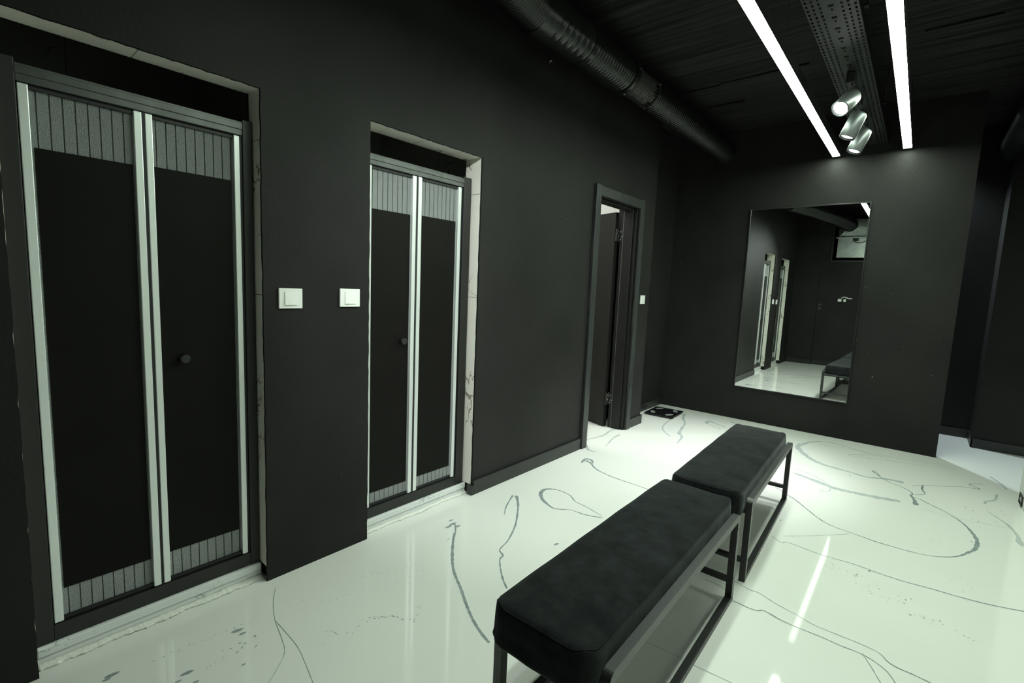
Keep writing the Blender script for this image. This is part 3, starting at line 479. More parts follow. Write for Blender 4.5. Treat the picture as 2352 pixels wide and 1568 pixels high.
# ------------------------------------------------------------------ bifold shower doors
def shower_door(label, y, zh, zf, knob_panel):
    """y: edges left post | stile1 | stile2 | stile3 | stile4 | right post"""
    lp0, lp1, s10, s11, s20, s21, s30, s31, s40, s41, rp0, rp1 = y
    z0 = 0.0625; X0, X1 = -0.108, -0.075
    t = thing('shower_door', label, 'shower door', (-0.092, (lp0+rp1)/2, z0), group='bifold shower doors')
    W = lambda n, bm, m, p=t, lab=None: wobj(n, bm, m, p, lab)
    W('post', box(X0, X1+0.006, lp0, lp1, z0, zh+0.012, bev=0.002), 'railb')
    W('post', box(X0, X1+0.006, rp0, rp1, z0, zh+0.008, bev=0.002), 'railb')
    bm = nb(); bx(bm, X0, X1+0.004, lp1, rp0, zh-0.052, zh, bev=0.002); bx(bm, X1+0.003, X1+0.008, lp1, rp0, zh-0.030, zh-0.008, bev=0.0015)
    W('header_rail', bm, 'rail')
    bm = nb(); bx(bm, X0, X1+0.004, lp1, rp0, z0, z0+0.055, bev=0.002)
    W('bottom_rail', bm, 'railb')
    W('gasket', box(X0+0.004, X1-0.002, s21, s30, z0+0.056, zh-0.053), 'gasket')
    zb, zt = z0+0.058, zh-0.054
    for i, (a0, a1, b0, b1) in enumerate(((s10, s11, s20, s21), (s30, s31, s40, s41))):
        p = W('door_panel', box(X0+0.010, X0+0.016, a1-0.004, b0+0.004, zb+0.012, zt-0.012), 'glass1')
        W('privacy_film', box(X0+0.0165, X0+0.0185, a1+(0.006 if i == 0 else 0.0015), b0-(0.004 if i == 0 else 0.006), zf[0]+(0.004 if i else 0), zf[1]+(0.006 if i else 0)), 'film', p)
        W('stile', box(X0+0.002, X1, a0, a1, zb, zt, bev=0.0025), 'stile', p)
        W('stile', box(X0+0.002, X1, b0, b1, zb, zt, bev=0.0025), 'stile', p)
        W('panel_edge', box(X0+0.004, X1-0.008, a1, b0, zt-0.012, zt), 'gasket', p)
        W('panel_edge', box(X0+0.004, X1-0.008, a1, b0, zb, zb+0.012), 'gasket', p)
        if i == knob_panel[0]:
            ky, kz = knob_panel[1:]
            bm = nb()
            cyl(bm, (X0+0.0187, ky, kz), (X0+0.030, ky, kz), 0.010, 0.010)
            cyl(bm, (X0+0.030, ky, kz), (X0+0.036, ky, kz), 0.014, 0.0175); cyl(bm, (X0+0.036, ky, kz), (X0+0.048, ky, kz), 0.0175, 0.0165)
            cyl(bm, (X0+0.048, ky, kz), (X0+0.050, ky, kz), 0.0165, 0.0145); cyl(bm, (X0+0.050, ky, kz), (X0+0.0505, ky, kz), 0.0115, 0.011)
            W('knob', bm, 'knob', p)
    bm = nb(); bx(bm, X1-0.004, X1-0.001, s41+0.001, rp0-0.001, z0+0.056, zh-0.053)
    W('brush_seal', bm, 'gasket')
    return t
shower_door('black bifold shower door nearest the camera, knob on its right panel',
            (0.143, 0.187, 0.190, 0.214, 0.465, 0.488, 0.4965, 0.518, 0.776, 0.798, 0.806, 0.842), 1.886, (0.228, 1.655), (1, 0.588, 0.978))
shower_door('second black bifold shower door, beyond both white switches, knob on its left panel',
            (1.336, 1.372, 1.376, 1.392, 1.640, 1.664, 1.677, 1.701, 1.966, 1.990, 2.000, 2.060), 1.903, (0.190, 1.648), (0, 1.590, 0.983))

# ------------------------------------------------------------------ open door: lining, casing, leaf
dr = thing('door_1', 'black panelled door standing open into the lit white room', 'door', (0, 3.75, 0), kind='structure')
D = lambda n, bm, m, p=dr: wobj(n, bm, m, p)
D('casing', box(0.0005, 0.024, 3.320, 3.395, 0.001, 2.110, bev=0.003), 'wood')
D('casing', box(0.0005, 0.022, 4.098, 4.170, 0.001, 2.110, bev=0.003), 'wood')
D('casing_head', box(0.0005, 0.018, 3.3955, 4.0975, 2.030, 2.105, bev=0.003), 'wood')
bm = nb()
bx(bm, -0.16, -0.001, 4.072, 4.1095, 0.001, 2.04, bev=0.002); bx(bm, -0.118, -0.030, 4.056, 4.073, 0.001, 2.024, bev=0.005)
D('lining', bm, 'leaf')
bm = nb(); bx(bm, -0.16, -0.001, 3.388, 3.410, 0.001, 2.04, bev=0.002); bx(bm, -0.118, -0.030, 3.409, 3.424, 0.001, 2.024, bev=0.005)
D('lining', bm, 'leaf')
bm = nb(); bx(bm, -0.16, -0.001, 3.411, 4.071, 2.026, 2.044, bev=0.002); bx(bm, -0.118, -0.030, 3.425, 4.055, 2.008, 2.027, bev=0.005)
D('lining_head', bm, 'leaf')
D('door_seal', box(-0.126, -0.119, 4.060, 4.0715, 0.002, 2.02), 'rail')
# leaf, hinged on the far jamb, swung inward past square
leaf = bpy.data.objects.new('leaf', None)
bm = nb(); bx(bm, -0.64, 0.0, -0.040, 0.0, 0.0, 1.995, bev=0.002)
LY = -0.040
leaf_o = obj('leaf', bm, 'leaf', dr); bpy.data.objects.remove(leaf)
leaf_o.location = (-0.178, 4.070-3.75, 0.008); leaf_o.rotation_euler = (0, 0, math.radians(-18))
bm = nb()
for zz in (0.38, 0.72, 1.06, 1.40, 1.74): bx(bm, -0.62, -0.11, LY-0.0008, LY-0.0002, zz, zz+0.004)
for xx in (-0.11,): bx(bm, xx, xx+0.003, LY-0.0008, LY-0.0002, 0.02, 1.975)
obj('groove', bm, 'gasket', leaf_o)
bm = nb(); cyl(bm, (-0.585, LY-0.0005, 1.0), (-0.585, LY-0.045, 1.0), 0.010); tube(bm, [(-0.585, LY-0.045, 1.0), (-0.54, LY-0.048, 1.0), (-0.47, LY-0.046, 1.0)], 0.009)
obj('handle', bm, 'knob', leaf_o)
for zc in (1.80, 0.275):
    bm = nb()
    cyl(bm, (-0.166, 4.066, zc-0.06), (-0.166, 4.066, zc+0.06), 0.006, seg=12)
    bx(bm, -0.160, -0.128, 4.0695, 4.0718, zc-0.055, zc+0.055)
    bx(bm, -0.182, -0.1665, 4.028, 4.064, zc-0.055, zc+0.055)
    hg = D('hinge', bm, 'railb')
    for dz, yy in ((0.035, 4.048), (0.012, 4.034), (-0.010, 4.050)):
        obj('screw', cyl(nb(), (-0.1664, yy-3.75, zc+dz), (-0.1650, yy-3.75, zc+dz), 0.0045, seg=10), 'steel', hg)
    for dz, xx in ((0.03, -0.150), (-0.012, -0.138), (-0.035, -0.150)):
        obj('screw', cyl(nb(), (xx, 4.0693-3.75, zc+dz), (xx, 4.0680-3.75, zc+dz), 0.0045, seg=10), 'steel', hg)

# ------------------------------------------------------------------ light switches
def switch(label, y, z, wy, hz):
    t = thing('light_switch', label, 'light switch', (0, y, z), group='white light switches')
    obj('plate', box(0.0004, 0.009, -wy/2, wy/2, -hz/2, hz/2, bev=0.0015), 'plastic', t)
    bm = nb(); vs = []
    r = wy*0.27; rz = hz*0.33
    for x, s in ((0.0088, 1), (0.0105, 1.0)):
        pass
    A = [(0.009, -r, -rz), (0.009, r, -rz), (0.009, r, rz), (0.009, -r, rz)]
    B = [(0.0150, -r, -rz), (0.0130, r, -rz), (0.0095, r, rz), (0.0115, -r, rz)]
    va = [bm.verts.new(p) for p in A]; vb = [bm.verts.new(p) for p in B]
    bm.faces.new(va); bm.faces.new(vb)
    for i in range(4): bm.faces.new((va[i], va[(i+1)%4], vb[(i+1)%4], vb[i]))
    obj('rocker', bm, 'plastic', t)
    return t
switch('white light switch right beside the nearest shower opening', 0.953, 1.209, 0.098, 0.083)
switch('white light switch just left of the second shower door', 1.227, 1.214, 0.100, 0.082)
switch('white light switch on the wall end right of the open doorway', 4.288, 1.222, 0.090, 0.080)

# ------------------------------------------------------------------ benches
def bench_mesh(label, loc, rotz, cx0, cx1):
    """local: x across (0 = right outer face), y along from the near frame end"""
    t = thing('bench', label, 'bench', loc, rotz, group='black velvet benches')
    Lf, Wf, H = 1.155, 0.36, 0.392; tw, th = 0.026, 0.030
    for nm, xo in (('side_frame', 0.0), ('side_frame', -Wf+tw)):
        # rounded-top loop of flat bar: outer outline minus inner outline
        bm = nb(); R = 0.032; r2 = max(R-th*0.8, 0.006)
        def loop(y0, y1, z0, z1, rr):
            P = [(y0, z0), (y1, z0)]
            for k in range(9):
                a = PI/2*k/8; P.append((y1-rr+rr*math.cos(a), z1-rr+rr*math.sin(a)))
            for k in range(9):
                a = PI/2 + PI/2*k/8; P.append((y0+rr+rr*math.cos(a), z1-rr+rr*math.sin(a)))
            return P
        O = loop(0, Lf, 0.001, H, R); I = loop(th, Lf-th, 0.001+th*0.75, H-th, r2)
        vs = {}
        for x in (xo-tw, xo):
            vs[x] = ([bm.verts.new((x, y, z)) for y, z in O], [bm.verts.new((x, y, z)) for y, z in I])
        n = len(O); x0, x1 = xo-tw, xo
        for i in range(n):
            j = (i+1) % n
            bm.faces.new((vs[x1][0][i], vs[x1][0][j], vs[x1][1][j], vs[x1][1][i]))
            bm.faces.new((vs[x0][0][i], vs[x0][1][i], vs[x0][1][j], vs[x0][0][j]))
            bm.faces.new((vs[x0][0][i], vs[x0][0][j], vs[x1][0][j], vs[x1][0][i]))
            bm.faces.new((vs[x0][1][i], vs[x1][1][i], vs[x1][1][j], vs[x0][1][j]))
        be = [e for e in bm.edges if abs(e.verts[0].co.x - e.verts[1].co.x) < 1e-6 and len(e.link_faces) == 2 and
              abs(e.link_faces[0].normal.dot(Vector((1,0,0)))) + 0 != abs(e.link_faces[1].normal.dot(Vector((1,0,0))))]
        bmesh.ops.recalc_face_normals(bm, faces=bm.faces[:])
        bmesh.ops.bevel(bm, geom=be, offset=0.0025, segments=2, affect='EDGES', profile=0.5)
        obj(nm, bm, 'frame', t)
    for yy in (0.006, Lf-0.030):
        obj('crossbar', box(-Wf+tw, -tw, yy, yy+0.022, 0.085, 0.107, bev=0.002), 'frame', t)
    for yy in (0.012, Lf-0.036):
        obj('crossbar', box(-Wf+tw, -tw, yy, yy+0.022, 0.318, 0.338, bev=0.002), 'frame', t)
    # bolts on the outer face near each end
    for yy in (0.013, Lf-0.013):
        for zz in (0.105, 0.325): obj('bolt', cyl(nb(), (-0.001, yy, zz), (0.0015, yy, zz), 0.0035, seg=10), 'gasket', t)
    # cushion: boxed pad with crowned top, drooping cover
    X0, X1, Z0, Z1 = -Wf+0.018, -0.030, 0.342, 0.452
    nx, ny = 26, 72; bm = nb()
    rc = 0.058      # corner radius in plan
    def plan(u, v):
        x = X0+(X1-X0)*u; y = cx0+(cx1-cx0)*v
        # pull corners in to a rounded rectangle
        dx = max(0, rc-(x-X0)) if u < 0.5 else max(0, rc-(X1-x)); dy = max(0, rc-(y-cx0)) if v < 0.5 else max(0, rc-(cx1-y))
        if dx > 0 and dy > 0:
            m_ = max(dx, dy); l = math.hypot(dx, dy); k = m_/l
            sx = 1 if u < 0.5 else -1; sy = 1 if v < 0.5 else -1
            x += sx*(dx-dx*k); y += sy*(dy-dy*k)
        return x, y
    us = [0, .012, .03, .055, .09, .14] + [.14+.72*i/14 for i in range(1, 14)] + [.86, .91, .945, .97, .988, 1]
    vs_ = [0, .004, .009, .017, .028, .045] + [.045+.91*i/40 for i in range(1, 40)] + [.955, .972, .983, .991, .996, 1]
    def topz(x, y):
        e_ = min(x-X0, X1-x, y-cx0, cx1-y); rr = 0.022
        z = Z1 - 0.022
        if e_ < rr: z += math.sqrt(max(0, rr*rr-(rr-e_)**2)) - 0.0
        else: z += rr
        z += 0.008*min(1, max(0, (e_-0.0)/0.12)) + 0.0018*math.sin(x*23+y*9)*math.sin(y*14+1.3)
        return z
    G = [[None]*len(vs_) for _ in us]
    for i, u in enumerate(us):
        for j, v in enumerate(vs_):
            x, y = plan(u, v); G[i][j] = bm.verts.new((x, y, topz(x, y)))
    for i in range(len(us)-1):
        for j in range(len(vs_)-1):
            bm.faces.new((G[i][j], G[i+1][j], G[i+1][j+1], G[i][j+1])).smooth = True
    per = [G[i][0] for i in range(len(us))] + [G[-1][j] for j in range(1, len(vs_))] + [G[i][-1] for i in range(len(us)-2, -1, -1)] + [G[0][j] for j in range(len(vs_)-2, 0, -1)]
    prev = per; cxm, cym = (X0+X1)/2, (cx0+cx1)/2
    for s, (dz, out) in enumerate(((-0.012, 0.003), (-0.03, 0.004), (-0.06, 0.003), (-0.080, 0.007), (-0.090, 0.002), (-0.092, -0.02))):
        ring = []
        for k, v in enumerate(per):
            d = Vector((0, 0, 0)); p = v.co
            ex = -1 if p.x < X0+rc else (1 if p.x > X1-rc else 0); ey = -1 if p.y < cx0+rc else (1 if p.y > cx1-rc else 0)
            n = Vector((ex, ey, 0)); n = n.normalized() if n.length else n
            wob = 0.0022*math.sin(k*0.9+s)*(s > 1)
            o_ = out if ey or ex < 0 else min(out, 0.001)
            ring.append(bm.verts.new((p.x+n.x*(o_+wob), p.y+n.y*(o_+wob), Z1-0.022+dz+0.5*wob)))
        for k in range(len(per)):
            bm.faces.new((prev[k], prev[(k+1)%len(per)], ring[(k+1)%len(per)], ring[k])).smooth = True
        prev = ring
    bm.faces.new(prev)
    cu = obj('cushion', bm, 'velvet', t)
    # stitched seam round the top edge
    bm = nb(); e_ = 0.004; n = 0
    ring = [(X0+rc*0.3, cx0+rc*0.3)]
    P = []
    for (sx, sy, a0) in ((-1, -1, PI), (1, -1, 1.5*PI), (1, 1, 0), (-1, 1, PI/2)):
        ccx = (X0+rc if sx < 0 else X1-rc); ccy = (cx0+rc if sy < 0 else cx1-rc)
        for k in range(6):
            a = a0 + PI/2*k/5; P.append((ccx+(rc-0.006)*math.cos(a), ccy+(rc-0.006)*math.sin(a), 0))
    P = [(x, y, topz(x, y)+0.0004) for x, y, z in P]; P.append(P[0])
    dense = []
    for i in range(len(P)-1):
        a_, b_ = Vector(P[i]), Vector(P[i+1]); k = max(1, int((b_-a_).length/0.03))
        for q in range(k):
            c_ = a_.lerp(b_, q/k); dense.append((c_.x, c_.y, topz(c_.x, c_.y)+0.0006))
    dense.append(dense[0])
    tube(bm, dense, 0.0016, 6, caps=False)
    obj('seam', bm, 'velvet', cu)
    return t
bench_mesh('black velvet bench nearest the camera on black metal loops', (1.543, 0.975, 0), math.radians(0.8), -0.055, 1.150)
bench_mesh('black velvet bench behind the nearest one, closer to the mirror', (1.530, 2.300, 0), math.radians(2.3), -0.115, 1.120)

# ------------------------------------------------------------------ mirror
mr = thing('wall_mirror', 'tall rectangular mirror in a thin black frame on the end wall', 'mirror', (1.087, YM, 0.346))
MX0, MX1, MZ0, MZ1 = 0.589, 1.585, 0.346, 2.171
wobj('mirror_glass', box(MX0+0.006, MX1-0.006, YM-0.018, YM-0.001, MZ0+0.006, MZ1-0.006), 'mirror', mr)
bm = nb(); f_ = 0.009
bx(bm, MX0, MX0+f_, YM-0.026, YM-0.0005, MZ0, MZ1, bev=0.0015); bx(bm, MX1-f_, MX1, YM-0.026, YM-0.0005, MZ0, MZ1, bev=0.0015)
bx(bm, MX0+f_, MX1-f_, YM-0.026, YM-0.0005, MZ0, MZ0+f_, bev=0.0015); bx(bm, MX0+f_, MX1-f_, YM-0.026, YM-0.0005, MZ1-f_, MZ1, bev=0.0015)
wobj('mirror_frame', bm, 'mframe', mr)

# ------------------------------------------------------------------ strip lights
def strip(label, x, y0, y1):
    t = thing('linear_light', label, 'strip light', (x, y0, 2.597), group='white linear strip lights')
    L = y1-y0
    bm = nb(); bx(bm, -0.031, 0.031, 0, L, 0.004, 0.070, bev=0.002); bx(bm, -0.031, -0.0292, 0, L, -0.002, 0.006); bx(bm, 0.0292, 0.031, 0, L, -0.002, 0.006)
    bx(bm, -0.031, 0.031, 0, 0.004, -0.002, 0.006); bx(bm, -0.031, 0.031, L-0.004, L, -0.009, 0.006)
    obj('profile', bm, 'profile', t)
    obj('diffuser', box(-0.029, 0.029, 0.0045, L-0.0045, 0.0, 0.0038), 'led', t, 'glowing white diffuser')
    for k in range(3):
        yy = 0.5 + k*(L-1.0)/2
        bm = nb(); cyl(bm, (0, yy, 0.069), (0, yy, ZC-2.597), 0.001, seg=6); obj('suspension_wire', bm, 'gasket', t)
    return t
strip('long glowing strip light left of the spotlights', 1.279, 0.90, YM-0.045)
strip('long glowing strip light right of the spotlights', 1.785, 0.90, YM-0.045)

# ------------------------------------------------------------------ perforated cable tray with three spotlights
tr = thing('cable_tray', 'dark perforated metal cable tray between the two strip lights', 'cable tray', (1.543, 0.3, 2.66))
TX0, TX1 = 1.440, 1.646; TY0, TY1 = 0.9, 5.395; ZT = 2.66
rows = [0.010, 0.034, 0.059, 0.144, 0.169, 0.194]; hw = 0.0047
xs = [0.0]; holes_x = set()
for r in rows:
    xs += [r-hw, r+hw]
xs += [0.103-0.011, 0.103-0.0045, 0.103+0.0045, 0.103+0.011, TX1-TX0]; xs = sorted(xs)
ys = []; y = TY0
kinds = []
i = 0
while y < TY1-0.001:
    ys.append((y, min(y+0.019, TY1), 0)); y += 0.019
    if y >= TY1-0.023: break
    ys.append((y, y+0.022, 1 + (i % 3))); y += 0.022; i += 1
bm = nb()
vg = {}
def V(x, y):
    k = (round(x, 5), round(y, 5))
    if k not in vg: vg[k] = bm.verts.new((k[0], k[1], 0))
    return vg[k]
for (ya, yb, kd) in ys:
    for a_, b_ in zip(xs[:-1], xs[1:]):
        mid = (a_+b_)/2
        hole = kd and any(abs(mid-r) < hw for r in rows)
        if kd == 1 and abs(mid-0.103) < 0.011: hole = True
        if kd in (2, 3) and abs(mid-0.103) < 0.0045: hole = kd == 2
        if hole: continue
        bm.faces.new((V(a_, ya), V(b_, ya), V(b_, yb), V(a_, yb)))
ex = bmesh.ops.extrude_face_region(bm, geom=bm.faces[:])
bmesh.ops.translate(bm, verts=[v for v in ex['geom'] if isinstance(v, bmesh.types.BMVert)], vec=(0, 0, 0.0015))
bmesh.ops.translate(bm, verts=bm.verts[:], vec=(TX0, 0, ZT))
wobj('perforated_base', bm, 'tray', tr)
for xa in (TX0-0.0015, TX1):
    bm = nb(); bx(bm, xa, xa+0.0015, TY0, TY1, ZT, ZT+0.055); wobj('side_flange', bm, 'tray', tr)
for yy in (1.6, 3.0, 4.5):
    bm = nb(); bx(bm, TX0-0.02, TX1+0.02, yy-0.015, yy+0.015, ZT+0.0555, ZT+0.068)
    for xx in (TX0-0.012, TX1+0.012): cyl(bm, (xx, yy, ZT+0.067), (xx, yy, ZC), 0.004, seg=8)
    wobj('hanger', bm, 'profile', tr)

def spot(label, y, d, lens, power):
    piv = Vector((1.553, y, 2.530)); d = Vector(d).normalized()
    t = thing('spotlight', label, 'spotlight', (1.545, y, ZT), group='silver tube spotlights on the tray')
    W = lambda n, bm, m, p=t, lab=None: wobj(n, bm, m, p, lab)
    W('adapter', box(1.522, 1.568, y-0.045, y+0.045, ZT-0.062, ZT-0.0005, bev=0.003), 'profile')
    bm = nb(); bx(bm, 1.548, 1.556, y-0.020, y-0.014, 2.535, ZT-0.06, bev=0.001); bx(bm, 1.548, 1.556, y+0.014, y+0.020, 2.535, ZT-0.06, bev=0.001)
    cyl(bm, (1.552, y-0.022, 2.540), (1.552, y+0.022, 2.540), 0.006, seg=12)
    W('bracket', bm, 'silver')
    R, L = 0.049, 0.168; q = piv - d*0.03 + Vector((0, 0, -0.012)); B = nb()
    prof = [(0.0, R*0.80), (0.006, R*0.93), (0.014, R), (L-0.002, R), (L, R-0.0015), (L, R-0.006), (L-0.012, R-0.008)]
    a = d.orthogonal().normalized(); b = d.cross(a); rings = []
    for s, r in prof: rings.append([B.verts.new(q + d*s + r*(math.cos(2*PI*k/40)*a + math.sin(2*PI*k/40)*b)) for k in range(40)])
    for i in range(len(rings)-1):
        for k in range(40):
            f = B.faces.new((rings[i][k], rings[i][(k+1)%40], rings[i+1][(k+1)%40], rings[i+1][k])); f.smooth = True
    B.faces.new(rings[0])
    h = W('housing', B, 'silver')
    bm = nb(); cyl(bm, q+d*(L-0.016), q+d*(L-0.011), R-0.0085, R-0.0085, 32)
    W('lens', bm, lens, t, 'glowing white lens')
    bm = nb(); tt = [q+d*(L-0.0095)+(R-0.011)*(math.cos(2*PI*k/40)*a+math.sin(2*PI*k/40)*b) for k in range(41)]
    tube(bm, tt, 0.0022, 6, caps=False); W('baffle_ring', bm, 'gasket')
    # the beam
    tgt = q + d*(L+0.012)
    l = lamp('spot_beam', 'SPOT', tgt, power, (0.93, 1.0, 0.98), d.to_track_quat('-Z', 'Y').to_euler(), spot_size=math.radians(64), spot_blend=0.8, shadow_soft_size=0.03)
    return t
spot('silver tube spotlight tilted towards the camera with its lens glaring', 3.66, (-0.26, -0.74, -0.62), 'lens', 60)
spot('silver tube spotlight hanging between the other two', 4.06, (-0.34, -0.10, -0.93), 'lens2', 100)
spot('silver tube spotlight nearest the mirror wall', 4.47, (-0.31, -0.17, -0.93), 'lens2', 90)

# ------------------------------------------------------------------ ventilation ducts
def ribbed(bm, path, r, pitch, amp, seg=40):
    """swept duct with a rounded rib every pitch metres"""
    P = [Vector(p) for p in path]; S = [0.0]
    for i in range(1, len(P)): S.append(S[-1] + (P[i]-P[i-1]).length)
    L = S[-1]; n = max(2, int(L/pitch*8)); pts = []; rad = []; j = 0
    for i in range(n+1):
        s = L*i/n
        while j < len(S)-2 and S[j+1] < s: j += 1
        u = (s-S[j])/max(1e-9, S[j+1]-S[j]); pts.append(P[j].lerp(P[j+1], u))
        ph = (s/pitch) % 1.0; rib = max(0.0, 1-abs(ph-0.5)/0.22)
        rad.append(r + amp*rib*rib*(3-2*rib))
    return tube(bm, pts, rad, seg, caps=False)
AX, AZ = 0.283, 2.770
du = thing('ventilation_duct', 'black ribbed round ventilation duct under the ceiling along the left wall', 'ventilation duct', (AX, 3.0, AZ))
hose = crom([(0.865, -0.058, 2.67), (0.80, 0.25, 2.69), (0.66, 0.85, 2.72), (0.48, 1.40, 2.75), (0.34, 1.85, 2.765), (AX, 2.16, AZ)], 12)
wobj('flexible_hose', ribbed(nb(), hose, 0.118, 0.022, 0.006), 'duct', du)
bm = nb(); cyl(bm, (AX, 2.13, AZ), (AX, 2.24, AZ), 0.126, seg=48, caps=False); wobj('collar', bm, 'duct', du)
wobj('duct_section', ribbed(nb(), [(AX, 2.22, AZ), (AX, 2.62, AZ)], 0.118, 0.055, 0.003), 'duct', du)
wobj('duct_section', ribbed(nb(), [(AX, 2.60, AZ), (AX, 3.13, AZ)], 0.114, 0.030, 0.005), 'duct', du)
bm = nb(); cyl(bm, (AX, 2.585, AZ), (AX, 2.615, AZ), 0.122, seg=48, caps=False); wobj('collar', bm, 'duct', du)
bm = nb(); cyl(bm, (AX, 3.12, AZ), (AX, 3.155, AZ), 0.122, seg=48, caps=False); wobj('collar', bm, 'duct', du)
bm = nb(); cyl(bm, (AX, 3.15, AZ), (AX, 3.53, AZ), 0.106, seg=48, caps=False); wobj('duct_section', bm, 'duct', du)
wobj('duct_section', ribbed(nb(), [(AX, 3.52, AZ), (AX, YM-0.004, AZ)], 0.105, 0.034, 0.0055), 'duct', du)
# grille let into the duct, facing down into the room
gc = math.radians(-42)
def gp(a, y, r): return Vector((AX + r*math.cos(a), y, AZ + r*math.sin(a)))
gr_root = wobj('grille', nb(), 'railb', du); bpy.data.objects.remove(gr_root)
bm = nb(); N = 16; A0, A1 = gc-math.radians(52), gc+math.radians(58)
def curved(bm, a0, a1, y0, y1, r0, r1, n=10):
    Q = []
    for i in range(n+1):
        a = a0+(a1-a0)*i/n
        Q.append([bm.verts.new(gp(a, y0, r0)), bm.verts.new(gp(a, y1, r0)), bm.verts.new(gp(a, y1, r1)), bm.verts.new(gp(a, y0, r1))])
    for i in range(n):
        for k in range(4): bm.faces.new((Q[i][k], Q[i][(k+1)%4], Q[i+1][(k+1)%4], Q[i+1][k])).smooth = False
    bm.faces.new(Q[0]); bm.faces.new(Q[-1][::-1])
curved(bm, A0, A0+0.12, 3.17, 3.50, 0.1065, 0.115, 3); curved(bm, A1-0.08, A1, 3.17, 3.50, 0.1065, 0.115, 3)
curved(bm, A0, A1, 3.17, 3.188, 0.1065, 0.115, 20); curved(bm, A0, A1, 3.485, 3.50, 0.1065, 0.115, 20)
gro = wobj('grille', bm, 'railb', du)
bm = nb(); curved(bm, A0+0.12, A1-0.08, 3.19, 3.44, 0.1062, 0.1068, 20)
w_ = obj('damper', bm, 'damper', gro); w_.location = (-AX, -3.0, -AZ)
bm = nb()
for k in range(9):
    a = A0+0.22+k*(A1-A0-0.40)/8; curved(bm, a-0.010, a+0.010, 3.19, 3.485, 0.111, 0.114, 2)
w_ = obj('long_bars', bm, 'rail', gro); w_.location = (-AX, -3.0, -AZ)
bm = nb()
for k in range(8):
    y = 3.215+k*0.031; curved(bm, A0+0.13, A1-0.09, y-0.002, y+0.002, 0.1075, 0.1095, 20)
w_ = obj('cross_bars', bm, 'railb', gro); w_.location = (-AX, -3.0, -AZ)
for a in (A0+0.03, A1-0.03):
    for y in (3.179, 3.493):
        w_ = obj('screw', cyl(nb(), gp(a, y, 0.114), gp(a, y, 0.1165), 0.005, seg=10), 'steel', gro); w_.location = (-AX, -3.0, -AZ)

d2 = thing('ventilation_duct', 'black ribbed ventilation duct high in the dark at the right edge', 'ventilation duct', (2.52, 4.0, 2.74))
wobj('duct_section', ribbed(nb(), [(2.52, 1.2, 2.74), (2.52, 6.45, 2.74)], 0.112, 0.034, 0.0055), 'duct', d2)

# vent unit on the back wall (seen in the mirror)
vu = thing('ventilation_unit', 'galvanised ventilation box and hood on the back wall, reflected in the mirror', 'ventilation unit', (0.95, -0.45, 2.1))
wobj('duct_box', box(0.665, 1.36, -0.54, -0.47, 2.10, 2.80), 'galv', vu)
wobj('flange', box(0.635, 1.38, -0.47, -0.40, 2.462, 2.480, bev=0.002), 'galv', vu)
bm = nb()
rect = [(0.66, -0.44, 2.481), (1.36, -0.44, 2.481), (1.36, -0.44, 2.80), (0.66, -0.44, 2.80)]
N = 40; Rr = []; Cc = []
for k in range(N):
    a = 2*PI*k/N; cx_, cz_ = math.cos(a), math.sin(a)
    m_ = max(abs(cx_), abs(cz_)); Rr.append(bm.verts.new((1.01+0.35*cx_/m_, -0.46, 2.6405+0.1595*cz_/m_)))
    Cc.append(bm.verts.new((0.88+0.124*cx_, -0.14, 2.668+0.124*cz_)))
for k in range(N): bm.faces.new((Rr[k], Rr[(k+1)%N], Cc[(k+1)%N], Cc[k]))
wobj('hood', bm, 'galv', vu)
bm = nb(); cyl(bm, (0.884, -0.15, 2.668), (0.868, -0.07, 2.67), 0.129, seg=48, caps=False); wobj('collar', bm, 'galv', vu)
wobj('motor_box', box(0.90, 0.99, -0.469, -0.42, 2.405, 2.461, bev=0.004), 'profile', vu)
bm = nb(); tube(bm, crom([(0.93, -0.44, 2.41), (0.97, -0.43, 2.375), (1.05, -0.43, 2.38), (1.15, -0.44, 2.43), (1.25, -0.455, 2.47)], 6), 0.006); wobj('cable', bm, 'gasket', vu)
bm = nb()
for p in ((0.575, 0.597, 2.02, 2.86), (0.597, 1.42, 2.02, 2.042)): bx(bm, p[0], p[1], YB+0.0005, YB+0.016, p[2], p[3], bev=0.003)
struct('trim_7', bm, 'base', 'raised black edging round the duct opening in the back wall', 'trim')

# sockets and cables on the back wall (seen in the mirror)
sk = thing('double_socket', 'black double wall socket by the corner of the back wall, reflected in the mirror', 'socket', (0.485, YB, 1.15))
wobj('plate', box(0.447, 0.523, YB+0.0004, YB+0.012, 1.075, 1.225, bev=0.003), 'railb', sk)
for zz in (1.115, 1.185):
    bm = nb(); cyl(bm, (0.485, YB+0.012, zz), (0.485, YB+0.016, zz), 0.026); wobj('socket_ring', bm, 'mframe', sk)
    bm = nb(); cyl(bm, (0.485, YB+0.0162, zz), (0.485, YB+0.018, zz), 0.007, seg=12); wobj('contact', bm, 'steel', sk)
cb = thing('connector_box', 'white cable connectors on a stub of cable on the back wall, reflected in the mirror', 'cable connector', (0.86, YB, 1.29))
wobj('connector', box(0.775, 0.835, YB+0.0004, YB+0.03, 1.262, 1.312, bev=0.004), 'plastic', cb)
wobj('connector', box(0.865, 0.905, YB+0.0004, YB+0.03, 1.262, 1.312, bev=0.004), 'plastic', cb)
bm = nb(); tube(bm, crom([(0.83, YB+0.02, 1.33), (0.87, YB+0.035, 1.352), (0.90, YB+0.035, 1.345), (0.95, YB+0.03, 1.325), (1.0, YB+0.02, 1.328)], 6), 0.009); wobj('cable', bm, 'plastic', cb)
wobj('backplate', box(0.765, 0.915, YB+0.0002, YB+0.006, 1.315, 1.345), 'railb', cb)
bm = nb(); tube(bm, crom([(0.85, YB+0.012, 1.30), (0.848, YB+0.014, 1.24), (0.855, YB+0.012, 1.19)], 6), 0.005); wobj('cable_end', bm, 'gasket', cb)
bm = nb()
